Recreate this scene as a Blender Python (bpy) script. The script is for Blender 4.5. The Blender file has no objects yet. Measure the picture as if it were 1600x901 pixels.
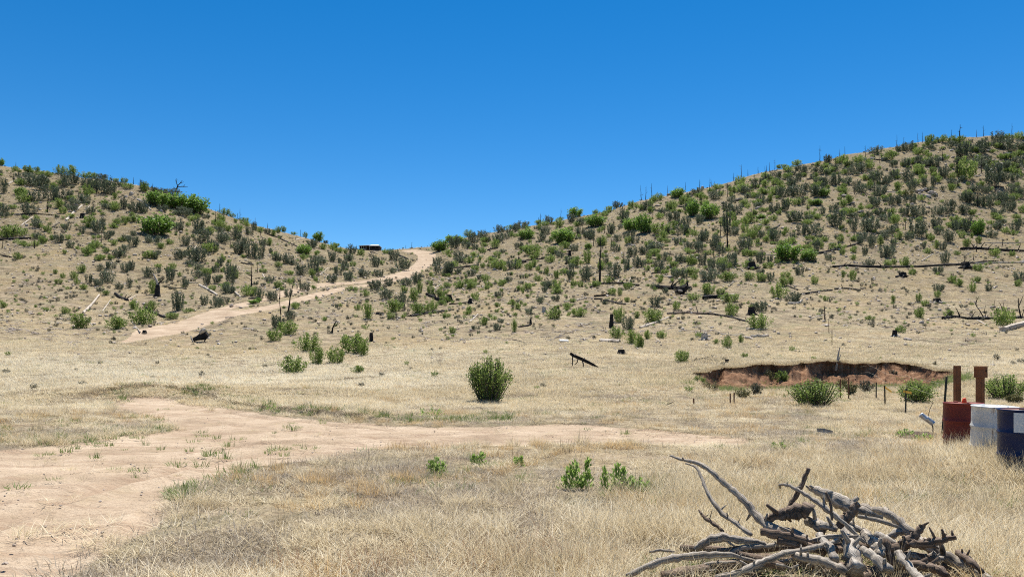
import bpy, math, random
import numpy as np
from mathutils import Vector

# ------------------------------------------------------------------ camera, sky, sun, exposure
SC = bpy.context.scene
COL = SC.collection
CAM_H = 1.6
FPX, CX, HOR = 1200.0, 800.0, 560.0          # focal length, centre column and horizon row of the photograph, in its pixels
cam_d = bpy.data.cameras.new('camera')
cam_d.sensor_width = 36.0
cam_d.lens = 36.0 * FPX / 1600.0
cam_d.shift_y = (HOR - 450.5) / 1600.0
cam_d.clip_start, cam_d.clip_end = 0.1, 6000.0
cam = bpy.data.objects.new('camera', cam_d)
cam.location = (0, 0, CAM_H)
cam.rotation_euler = (math.radians(90), 0, 0)
COL.objects.link(cam)
SC.camera = cam

SUN_EL, SUN_AZ = math.radians(66), math.radians(14)     # azimuth clockwise from +Y, the way the camera looks
world = bpy.data.worlds.new('World')
SC.world = world
world.use_nodes = True
wn = world.node_tree
bg = wn.nodes['Background']
sky = wn.nodes.new('ShaderNodeTexSky')
sky.sky_type = 'NISHITA'
sky.sun_disc = False
sky.sun_elevation = SUN_EL
sky.sun_rotation = SUN_AZ
sky.altitude = 2400
sky.air_density = 1.0
sky.dust_density = 0.15
sky.ozone_density = 1.6
hsv = wn.nodes.new('ShaderNodeHueSaturation')
hsv.inputs['Saturation'].default_value = 1.43
hsv.inputs['Hue'].default_value = 0.4988
hsv.inputs['Value'].default_value = 0.98
wn.links.new(sky.outputs[0], hsv.inputs['Color'])
wn.links.new(hsv.outputs[0], bg.inputs[0])
bg.inputs[1].default_value = 0.085
sun_d = bpy.data.lights.new('sun', 'SUN')
sun_d.energy = 5.0
sun_d.angle = math.radians(0.5)
sun_d.color = (1.0, 0.955, 0.88)
sun = bpy.data.objects.new('sun', sun_d)
to_sun = Vector((math.sin(SUN_AZ) * math.cos(SUN_EL), math.cos(SUN_AZ) * math.cos(SUN_EL), math.sin(SUN_EL)))
sun.rotation_euler = to_sun.to_track_quat('Z', 'Y').to_euler()
sun.location = (0, 0, 80)
COL.objects.link(sun)
SC.view_settings.view_transform = 'Standard'
SC.view_settings.look = 'None'
SC.view_settings.exposure = 0.74
SC.view_settings.gamma = 1.0
SC.cycles.use_denoising = False
SC.cycles.filter_width = 1.05
SC.cycles.sample_clamp_indirect = 3.0
SC.cycles.max_bounces = 6
SC.cycles.diffuse_bounces = 3
SC.cycles.transparent_max_bounces = 8

rng = np.random.default_rng(7)
random.seed(7)

# ------------------------------------------------------------------ numeric helpers
def hash2(ix, iy, seed):
    h = (ix.astype(np.int64) * 374761393 + iy.astype(np.int64) * 668265263 + seed * 974634777) & 0x7fffffff
    h = ((h ^ (h >> 13)) * 1274126177) & 0x7fffffff
    return ((h ^ (h >> 16)) & 0xffff) / 65535.0

def vnoise(x, y, seed=0):
    x = np.asarray(x, float); y = np.asarray(y, float)
    ix, iy = np.floor(x), np.floor(y)
    fx, fy = x - ix, y - iy
    fx = fx * fx * (3 - 2 * fx); fy = fy * fy * (3 - 2 * fy)
    a = hash2(ix, iy, seed); b = hash2(ix + 1, iy, seed)
    c = hash2(ix, iy + 1, seed); d = hash2(ix + 1, iy + 1, seed)
    return (a * (1 - fx) + b * fx) * (1 - fy) + (c * (1 - fx) + d * fx) * fy

def fbm(x, y, seed=0, n=4):
    s = 0.0; a = 0.5; t = 0
    for k in range(n):
        s = s + a * vnoise(x * 2 ** k + 17.3 * k, y * 2 ** k - 9.1 * k, seed + k); t += a; a *= 0.5
    return s / t

def smooth(x, a, b):
    t = np.clip((np.asarray(x, float) - a) / (b - a), 0, 1)
    return t * t * (3 - 2 * t)

def pchip(xs, ys, x):
    xs = np.asarray(xs, float); ys = np.asarray(ys, float)
    h = np.diff(xs); d = np.diff(ys) / h
    m = np.zeros_like(ys)
    m[0], m[-1] = d[0], d[-1]
    for i in range(1, len(xs) - 1):
        if d[i - 1] * d[i] > 0:
            w1, w2 = 2 * h[i] + h[i - 1], h[i] + 2 * h[i - 1]
            m[i] = (w1 + w2) / (w1 / d[i - 1] + w2 / d[i])
    x = np.clip(np.asarray(x, float), xs[0], xs[-1])
    i = np.clip(np.searchsorted(xs, x) - 1, 0, len(h) - 1)
    t = (x - xs[i]) / h[i]
    return ((2 * t ** 3 - 3 * t ** 2 + 1) * ys[i] + (t ** 3 - 2 * t ** 2 + t) * h[i] * m[i]
            + (-2 * t ** 3 + 3 * t ** 2) * ys[i + 1] + (t ** 3 - t ** 2) * h[i] * m[i + 1])

# ------------------------------------------------------------------ the lie of the land: one height function
SKY = [(-300, 215), (-100, 237), (0, 256), (50, 264), (100, 272), (150, 279), (200, 288), (250, 299), (300, 318), (350, 335), (400, 352), (450, 364),
       (500, 377), (550, 389), (600, 391), (640, 388), (680, 385), (700, 379), (750, 367), (800, 356), (850, 348), (900, 339), (950, 329),
       (1000, 313), (1050, 304), (1100, 295), (1150, 283), (1200, 268), (1250, 257), (1300, 247), (1350, 238), (1400, 228), (1450, 219),
       (1500, 214), (1550, 212), (1600, 212), (1750, 205), (1900, 195)]
COLS = {
    -300: [(604, 33), (565, 45), (525, 62), (495, 76), (465, 87), (390, 112), (340, 135), (280, 160), (215, 190)],
    0: [(604, 33), (565, 45), (527, 62), (500, 75), (470, 86), (400, 112), (350, 135), (300, 160), (256, 190)],
    130: [(604, 33), (567, 45), (530, 62), (506, 75), (480, 86), (400, 118), (350, 140), (276, 188)],
    250: [(604, 33), (570, 46), (532, 62), (511, 72), (500, 80), (470, 94), (400, 125), (350, 148), (299, 184)],
    350: [(604, 34), (572, 46), (525, 67), (488, 82), (474, 92), (440, 108), (400, 132), (335, 184)],
    450: [(600, 35), (560, 50), (505, 78), (467, 99), (457, 105), (440, 118), (400, 155), (364, 194)],
    550: [(598, 36), (555, 53), (500, 82), (460, 112), (443, 128), (430, 140), (405, 175), (389, 206)],
    640: [(597, 36), (550, 55), (500, 82), (450, 118), (428, 148), (410, 175), (395, 200), (388, 213)],
    700: [(597, 36), (550, 55), (500, 83), (450, 118), (420, 150), (395, 185), (379, 215)],
    800: [(597, 36), (550, 53), (500, 80), (460, 105), (420, 140), (380, 180), (356, 216)],
    1000: [(594, 36), (552, 52), (500, 78), (460, 98), (420, 122), (370, 160), (313, 216)],
    1200: [(585, 38), (567, 44), (540, 56), (500, 75), (460, 93), (400, 127), (330, 172), (268, 220)],
    1400: [(585, 38), (567, 45), (540, 57), (500, 78), (460, 97), (400, 130), (330, 168), (270, 200), (228, 226)],
    1600: [(585, 38), (566, 46), (540, 58), (515, 70), (480, 88), (420, 122), (350, 160), (280, 198), (212, 236)],
    1900: [(585, 38), (566, 46), (540, 58), (510, 70), (470, 88), (405, 122), (330, 160), (262, 200), (195, 245)],
}
UP = np.arange(-300, 1901, 10.0)
TT = np.linspace(0, 1, 500)
nodes = sorted(COLS)
yr_nodes = [COLS[k][-1][1] for k in nodes]
YR = pchip(nodes, yr_nodes, UP)
zc = []
for k in nodes:
    kn = COLS[k]; yr = kn[-1][1]
    ys = [0, 12, 24] + [b for a, b in kn]
    zs = [0, 0, 0.02] + [CAM_H - (a - HOR) * b / FPX for a, b in kn]
    zc.append(pchip(ys, zs, TT * yr))
zc = np.array(zc)
ZG = np.array([pchip(nodes, zc[:, j], UP) for j in range(len(TT))]).T        # [u, t]
zr_exact = CAM_H - (pchip([a for a, b in SKY], [b for a, b in SKY], UP) - HOR) * YR / FPX
corr = (zr_exact / ZG[:, -1])[:, None]
ZG *= 1 + (corr - 1) * smooth(TT, 0.55, 1.0)[None, :]
AMAX = math.atan((1900 - CX) / FPX)
AMIN = math.atan((-300 - CX) / FPX)

BANK_LINE = [(1086, 584), (1110, 580), (1140, 575), (1170, 572), (1200, 570), (1250, 567), (1300, 565), (1350, 566), (1400, 568), (1450, 575), (1490, 581)]

def line_d(x, y, pts):
    d = np.full(x.shape, 1e9); s = np.zeros(x.shape); side = np.zeros(x.shape); L = 0
    for i in range(len(pts) - 1):
        ax, ay = pts[i]; bx, by = pts[i + 1]
        ex, ey = bx - ax, by - ay; l = math.hypot(ex, ey)
        t = np.clip(((x - ax) * ex + (y - ay) * ey) / (l * l), 0, 1)
        dd = np.hypot(x - ax - t * ex, y - ay - t * ey)
        m = dd < d
        d = np.where(m, dd, d); s = np.where(m, L + t * l, s)
        side = np.where(m, (ex * (y - ay) - ey * (x - ax)) / l, side)
        L += l
    return d, s, side, L

def flat(px, py):
    Y = CAM_H * FPX / (py - HOR)
    return ((px - CX) * Y / FPX, Y)

VERGE = [flat(*p) for p in [(640, 660), (520, 653), (400, 640), (330, 629), (250, 624), (165, 627), (60, 632)]][::-1]
ROADW = []
def base_z(x, y):
    """height of the uncarved land at world x, y (the camera stands over 0, 0)"""
    x = np.asarray(x, float); y = np.asarray(y, float)
    az = np.arctan2(x, y); r = np.hypot(x, y)
    ac = np.clip(az, AMIN, AMAX)
    Y = r * np.cos(ac)
    px = CX + FPX * np.tan(ac)
    ui = np.clip((px + 300) / 10.0, 0, len(UP) - 1.001)
    i = ui.astype(int); fu = ui - i
    yr = YR[i] * (1 - fu) + YR[i + 1] * fu
    t = Y / yr
    tj = np.clip(t, 0, 1) * (len(TT) - 1)
    tj = np.minimum(tj, len(TT) - 1.001)
    j = tj.astype(int); ft = tj - j
    z = (ZG[i, j] * (1 - ft) + ZG[i, j + 1] * ft) * (1 - fu) + (ZG[i + 1, j] * (1 - ft) + ZG[i + 1, j + 1] * ft) * fu
    over = np.maximum(t - 1, 0)
    z = np.where(t > 1, z * np.maximum(1 - 0.25 * over - 0.8 * over ** 2, 0.15), z)
    g = 1 - smooth(np.abs(az), math.radians(65), math.radians(130))
    z = z * g
    far = smooth(Y, 25, 110) * 1.0
    if ROADW:
        near = (Y > 55) & (Y < 225) & (np.abs(px - 430) < 420)
        if np.any(near):
            rd = np.full(x.shape, 99.0); rd[near] = line_d(x[near], y[near], ROADW)[0]
            far = far * (0.12 + 0.88 * smooth(rd, 2.0, 11.0))
    z = z + far * (1.1 * (fbm(x / 17, y / 17, 3, 3) - 0.5) + 0.28 * (fbm(x / 4, y / 4, 9, 3) - 0.5))
    z = z + (0.10 * (fbm(x / 2.6, y / 2.6, 21, 3) - 0.5) + 0.04 * (fbm(x / 0.7, y / 0.7, 31, 2) - 0.5)) * smooth(r, 1, 4)
    # the track lies a hand's breadth below its far verge on the left
    m = (y > 17) & (y < 40) & (px > -60) & (px < 640)
    if np.any(m):
        d, s, side, l = line_d(x[m], y[m], VERGE)
        up = np.where(side > 0, 0.17 * smooth(side, 0.0, 0.16) * np.exp(-np.maximum(side, 0) / 6.0), 0)
        z = np.array(z, float); z[m] += up * smooth(px[m], 100, 190) * (1 - smooth(px[m], 540, 630))
    # a low berm beyond the track on the left
    z = z + 0.22 * np.exp(-((Y - 29.5) / 1.6) ** 2) * smooth(px, -100, 120) * (1 - smooth(px, 480, 700))
    z = z + 0.16 * np.exp(-((Y - 20.5) / 2.6) ** 2) * (1 - smooth(px, 120, 250))
    z = z + 0.25 * np.exp(-((x - 6.8) / 1.5) ** 2 - ((y - 10.6) / 1.9) ** 2)
    return z

def ray_hit(px, py, fn):
    u, v = (px - CX) / FPX, (py - HOR) / FPX
    Y = np.geomspace(3.5, 262, 1100)
    d = fn(u * Y, Y) - (CAM_H - v * Y)
    k = np.nonzero(d >= 0)[0]
    if len(k) and k[0] > 0:
        Y = np.linspace(Y[k[0] - 1], Y[k[0]], 24); d = fn(u * Y, Y) - (CAM_H - v * Y)
        d[-1] = max(d[-1], 0)
    k = np.nonzero(d >= 0)[0]
    if len(k) == 0 or k[0] == 0:
        if len(k): return np.array([u * Y[0], Y[0]])
        e = fn(u * Y, Y) - CAM_H
        q = np.argmax(e / Y)
        return np.array([u * Y[q], Y[q]])
    b = k[0]; a = b - 1
    t = d[a] / (d[a] - d[b])
    yy = Y[a] + t * (Y[b] - Y[a])
    return np.array([u * yy, yy])

# the hill road as a world line
ROADPX = [(196, 533), (225, 524), (262, 512), (320, 498), (400, 478), (460, 463), (520, 450), (580, 441), (620, 433), (645, 423), (661, 411), (667, 402), (663, 396), (652, 392), (640, 390)]
_road_knots = [ray_hit(a, b, base_z) for a, b in ROADPX]
_q = np.linspace(0, len(_road_knots) - 1, 34)
ROADW.extend(zip(pchip(range(len(_road_knots)), [p[0] for p in _road_knots], _q), pchip(range(len(_road_knots)), [p[1] for p in _road_knots], _q)))

# the eroded bank: a cut of bare red soil
_bpx = np.array([a for a, b in BANK_LINE], float)
_bY = np.array([ray_hit(a, b, base_z)[1] for a, b in BANK_LINE])

def bank_params(x, y):
    u = np.where(y > 1, x / np.maximum(y, 1), 99)
    px = CX + FPX * u
    by = np.interp(px, _bpx, _bY) + 3.4 * (fbm(px / 34, px * 0, 77, 3) - 0.5) + 1.1 * (fbm(px / 9, px * 0, 78, 3) - 0.5)
    w = smooth(px, 1070, 1125) * (1 - smooth(px, 1440, 1515))
    return px, by - y, w

def land_z(x, y):
    z = base_z(x, y)
    x = np.asarray(x, float); y = np.asarray(y, float)
    px, d, w = bank_params(x, y)
    m = (d > -0.01) & (w > 0) & (y > 24)
    if np.any(m):
        floor = 0.02 + 0.10 * (fbm(x / 1.7, y / 1.7, 55, 3) - 0.5)
        lip = (0.30 + 0.70 * smooth(fbm(px / 34, px * 0, 75, 2), 0.30, 0.62)) * (0.22 + 0.95 * fbm(px / 30, px * 0, 71, 2) * (1 - 0.62 * smooth(px, 1340, 1420)))      # height of the vertical lip
        drop = np.where(d < 0.16, np.clip(d / 0.16, 0, 1) * lip, lip + (d - 0.16) * (0.30 + 0.30 * fbm(px / 40, px * 0, 73, 2)))
        drop = drop + (0.75 * (fbm(x * 0.8, y * 0.8, 83, 4) - 0.5)) * smooth(d, 0.2, 0.7) * (1 - smooth(d, 2.2, 3.6))
        back = 1 - smooth(d, 6, 17)
        zz = np.maximum(z - np.maximum(drop, 0), np.minimum(floor, z)) - 0.12 * smooth(d, 0.0, 0.1) * (1 - smooth(d, 2.0, 3.5))
        z = np.where(m, z + (zz - z) * w * back, z)
    return z

_hits = {}
def at(px, py):
    k = (round(px, 1), round(py, 1))
    if k not in _hits:
        x, y = ray_hit(px, py, land_z)
        _hits[k] = (float(x), float(y), float(land_z(np.array([x]), np.array([y]))[0]))
    return _hits[k]

def P(px, py, Y):
    return Vector(((px - CX) * Y / FPX, Y, CAM_H - (py - HOR) * Y / FPX))

def gz(x, y):
    return float(land_z(np.array([x]), np.array([y]))[0])

# ------------------------------------------------------------------ tracks (world outlines)
TRACK = [flat(*p) for p in [(-700, 1100), (-420, 760), (-200, 712), (0, 702), (60, 693), (170, 684), (235, 674), (262, 664), (240, 654), (190, 645), (168, 636), (190, 629),
         (250, 629), (320, 634), (400, 645), (500, 656), (620, 663), (700, 665), (850, 661), (930, 663), (1000, 668), (1080, 674), (1165, 685),
         (1170, 694), (1080, 695), (950, 695), (800, 694), (700, 695), (620, 698), (540, 706), (470, 718), (400, 732), (330, 748),
         (290, 764), (262, 790), (232, 820), (185, 850), (135, 905), (60, 1100)]]

def poly_sd(x, y, poly):
    """signed distance, positive inside"""
    d = np.full(x.shape, 1e9); ins = np.zeros(x.shape, bool)
    n = len(poly)
    for i in range(n):
        ax, ay = poly[i]; bx, by = poly[(i + 1) % n]
        ex, ey = bx - ax, by - ay
        t = np.clip(((x - ax) * ex + (y - ay) * ey) / (ex * ex + ey * ey), 0, 1)
        d = np.minimum(d, np.hypot(x - ax - t * ex, y - ay - t * ey))
        c = ((ay > y) != (by > y)) & (x < (bx - ax) * (y - ay) / ((by - ay) if by != ay else 1e-9) + ax)
        ins ^= c
    return np.where(ins, d, -d)

ROAD = ROADW

RUTS = [[flat(*p) for p in L] for L in ([(1145, 689), (1000, 682), (850, 677), (700, 680), (560, 686), (420, 697), (280, 716), (120, 740), (-100, 775), (-400, 830)],
        [(185, 633), (270, 641), (360, 652), (460, 664), (600, 675), (760, 675)], [(640, 690), (520, 697), (400, 716), (270, 752), (150, 800), (50, 858), (-40, 940)])]
def ruts(x, y):
    """depth of the wheel tracks, 0 to 1, and the crumbs pushed up beside them"""
    dep = np.zeros(x.shape); rim = np.zeros(x.shape)
    for i, L in enumerate(RUTS):
        d, s, side, l = line_d(x, y, L)
        side = side + 0.35 * (fbm(s / 3.5, s * 0, 500 + i, 2) - 0.5)
        q = np.abs(np.abs(side) - 0.74); ok = (d < 1.6) * (0.35 + 0.65 * smooth(fbm(s / 2.5, side, 510 + i, 3), 0.35, 0.6))
        dep = np.maximum(dep, np.exp(-(q / 0.15) ** 2) * ok); rim = np.maximum(rim, np.exp(-((q - 0.27) / 0.10) ** 2) * ok)
    return dep, rim

def masks(x, y):
    """bare soil of the near track, of the hill road, of the bank, loose stones: soil types, not light"""
    x = np.asarray(x, float); y = np.asarray(y, float)
    wob = 0.9 * (fbm(x / 1.6, y / 1.6, 41, 4) - 0.5)
    sd = poly_sd(x, y, TRACK) + wob
    track = smooth(sd, -0.25, 0.45)
    d, s, side, L = line_d(x, y, ROAD)
    half = 1.75 + 0.75 * smooth(s / L, 0.02, 0.2) * (1 - smooth(s / L, 0.5, 0.7)) + 0.15 * smooth(s / L, 0.55, 0.9) + 0.25 * (1 - smooth(s / L, 0.0, 0.15))
    wr = 0.45 * (fbm(x / 2.2, y / 2.2, 43, 3) - 0.5)
    half = half + 0.35 - 1.7 * (1 - smooth(s / L + 0.05 * wr, 0.0, 0.07))
    road = 1 - smooth(d + wr, half - 0.25, half + 0.2)
    grassy = (1 - smooth(s / L, 0.45, 0.62)) * smooth(s / L, 0.10, 0.2)
    road = road * (1 - 0.75 * grassy * (1 - smooth(np.abs(side + 0.2) + 0.8 * wr, 0.6, 1.2)))
    px, bd, w = bank_params(x, y)
    bank = np.where(y > 24, smooth(bd, -0.10, 0.05) * (1 - smooth(bd + 2 * (fbm(x / 1.5, y / 1.5, 61, 3) - 0.5), 2.0, 4.2)) * smooth(w, 0.05, 0.5), 0)
    return track, road, bank

# ------------------------------------------------------------------ object helpers
def mesh_from(name, v, f, uv=None):
    me = bpy.data.meshes.new(name)
    v = np.asarray(v, np.float32)
    if isinstance(f, np.ndarray):
        n, k = f.shape
        me.vertices.add(len(v)); me.vertices.foreach_set('co', v.ravel())
        me.loops.add(n * k); me.loops.foreach_set('vertex_index', f.astype(np.int32).ravel())
        me.polygons.add(n); me.polygons.foreach_set('loop_start', np.arange(0, n * k, k, dtype=np.int32))
        me.update(calc_edges=True)
        if uv is not None:
            l = me.uv_layers.new(name='UVMap'); l.data.foreach_set('uv', np.asarray(uv, np.float32)[f.ravel()].ravel())
    else:
        me.from_pydata([tuple(map(float, p)) for p in v], [], [list(map(int, q)) for q in f])
        if uv is not None:
            l = me.uv_layers.new(name='UVMap')
            idx = [i for q in f for i in q]
            l.data.foreach_set('uv', np.asarray(uv, np.float32)[idx].ravel())
    me.validate()
    return me

def link(name, me, mat=None, parent=None, loc=None):
    o = bpy.data.objects.new(name, me)
    COL.objects.link(o)
    if mat is not None and me is not None and not me.materials: me.materials.append(mat)
    if parent is not None: o.parent = parent
    if loc is not None: o.location = loc
    return o

def tag(o, label=None, cat=None, group=None, kind=None):
    if label: o['label'] = label
    if cat: o['category'] = cat
    if group: o['group'] = group
    if kind: o['kind'] = kind
    return o

def empty(name, loc):
    o = bpy.data.objects.new(name, None); COL.objects.link(o); o.location = loc
    o.empty_display_size = 0.2
    return o

class Geo:
    """collects pieces of one mesh"""
    def __init__(s): s.v = []; s.f = []; s.uv = []
    def add(s, v, f, uv=None):
        b = len(s.v)
        s.v += [tuple(p) for p in v]; s.f += [[i + b for i in q] for q in f]
        s.uv += [tuple(p) for p in uv] if uv is not None else [(p[0], p[2]) for p in v]
        return s
    def box(s, c, size, rot=None):
        x, y, z = (a / 2 for a in size)
        vs = [Vector((sx * x, sy * y, sz * z)) for sx in (-1, 1) for sy in (-1, 1) for sz in (-1, 1)]
        if rot is not None: vs = [rot @ p for p in vs]
        return s.add([p + Vector(c) for p in vs], [(0, 1, 3, 2), (4, 6, 7, 5), (0, 4, 5, 1), (2, 3, 7, 6), (0, 2, 6, 4), (1, 5, 7, 3)])
    def tube(s, pts, rad, sides=7, wob=0.12, seed=0, cap=True):
        r = random.Random(seed)
        pts = [Vector(p) for p in pts]; n = len(pts)
        if isinstance(rad, (int, float)): rad = [rad] * n
        up = Vector((0.21, 0.13, 0.97)); vs = []; uv = []; L = 0
        ph = [1 + r.uniform(-wob, wob) for _ in range(sides)]
        side = None
        for i, p in enumerate(pts):
            t = (pts[min(i + 1, n - 1)] - pts[max(i - 1, 0)]).normalized()
            if side is None:
                side = t.cross(up)
                if side.length < 0.1: side = t.cross(Vector((1, 0, 0)))
            side = (side - t * side.dot(t)).normalized(); b = t.cross(side)
            if i: L += (p - pts[i - 1]).length
            for k in range(sides):
                a = 2 * math.pi * k / sides
                rr = rad[i] * ph[k] * (1 + r.uniform(-wob, wob) * 0.6)
                vs.append(p + side * (rr * math.cos(a)) + b * (rr * math.sin(a))); uv.append((k / sides, L))
        f = [(i * sides + k, i * sides + (k + 1) % sides, (i + 1) * sides + (k + 1) % sides, (i + 1) * sides + k) for i in range(n - 1) for k in range(sides)]
        if cap:
            f.append(tuple(range(sides - 1, -1, -1))); f.append(tuple(range((n - 1) * sides, n * sides)))
        return s.add(vs, f, uv)
    def lathe(s, prof, seg=36):
        vs = []; uv = []
        for r_, z in prof:
            for k in range(seg):
                a = 2 * math.pi * k / seg
                vs.append((r_ * math.cos(a), r_ * math.sin(a), z)); uv.append((k / seg, z))
        f = [(i * seg + k, i * seg + (k + 1) % seg, (i + 1) * seg + (k + 1) % seg, (i + 1) * seg + k) for i in range(len(prof) - 1) for k in range(seg)]
        return s.add(vs, f, uv)
    def mesh(s, name, smooth_=False):
        me = mesh_from(name, s.v, s.f, s.uv)
        if smooth_: me.shade_smooth()
        return me
    def build(s, name, mat, parent=None, loc=None, smooth_=False):
        return link(name, s.mesh(name, smooth_), mat, parent, loc)

def resample(pts, n):
    pts = [Vector(p) for p in pts]
    d = [0]
    for a, b in zip(pts, pts[1:]): d.append(d[-1] + max((b - a).length, 1e-5))
    q = np.linspace(0, d[-1], n)
    return [Vector(c) for c in zip(*[pchip(d, [p[k] for p in pts], q) if len(pts) > 2 else np.interp(q, d, [p[k] for p in pts]) for k in range(3)])]

# ------------------------------------------------------------------ materials
def new_mat(name):
    m = bpy.data.materials.new(name); m.use_nodes = True
    nt = m.node_tree; b = nt.nodes['Principled BSDF']
    b.inputs['Specular IOR Level'].default_value = 0.25
    return m, nt, b

def noise(nt, vec, scale, detail=4, rough=0.55, dist=0.0):
    n = nt.nodes.new('ShaderNodeTexNoise')
    n.inputs['Scale'].default_value = scale; n.inputs['Detail'].default_value = detail
    n.inputs['Roughness'].default_value = rough; n.inputs['Distortion'].default_value = dist
    if vec is not None: nt.links.new(vec, n.inputs['Vector'])
    return n.outputs['Fac']

def ramp(nt, fac, stops, interp='LINEAR'):
    r = nt.nodes.new('ShaderNodeValToRGB')
    r.color_ramp.interpolation = interp
    el = r.color_ramp.elements
    while len(el) < len(stops): el.new(0.5)
    for e, (p, c) in zip(el, stops):
        e.position = p; e.color = (*c, 1) if len(c) == 3 else c
    nt.links.new(fac, r.inputs[0])
    return r.outputs[0]

def mix(nt, fac, a, b, mode='MIX'):
    n = nt.nodes.new('ShaderNodeMix'); n.data_type = 'RGBA'; n.blend_type = mode
    for s, v in ((n.inputs[0], fac), (n.inputs[6], a), (n.inputs[7], b)):
        if hasattr(v, 'node'): nt.links.new(v, s)
        elif isinstance(v, (int, float)): s.default_value = v
        else: s.default_value = (*v, 1)
    return n.outputs[2]

def math_(nt, op, a, b=None, clamp=False):
    n = nt.nodes.new('ShaderNodeMath'); n.operation = op; n.use_clamp = clamp
    for s, v in zip(n.inputs, (a, b)):
        if v is None: continue
        if hasattr(v, 'node'): nt.links.new(v, s)
        else: s.default_value = v
    return n.outputs[0]

def maprange(nt, v, a, b, c=0.0, d=1.0):
    n = nt.nodes.new('ShaderNodeMapRange'); n.interpolation_type = 'SMOOTHSTEP'
    nt.links.new(v, n.inputs[0])
    for i, q in enumerate((a, b, c, d)): n.inputs[i + 1].default_value = q
    return n.outputs[0]

def attr(nt, name, kind='GEOMETRY'):
    n = nt.nodes.new('ShaderNodeAttribute'); n.attribute_name = name; n.attribute_type = kind
    return n

def bump(nt, b, h, strength, dist):
    n = nt.nodes.new('ShaderNodeBump'); n.inputs['Strength'].default_value = strength; n.inputs['Distance'].default_value = dist
    nt.links.new(h, n.inputs['Height']); nt.links.new(n.outputs[0], b.inputs['Normal'])

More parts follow.
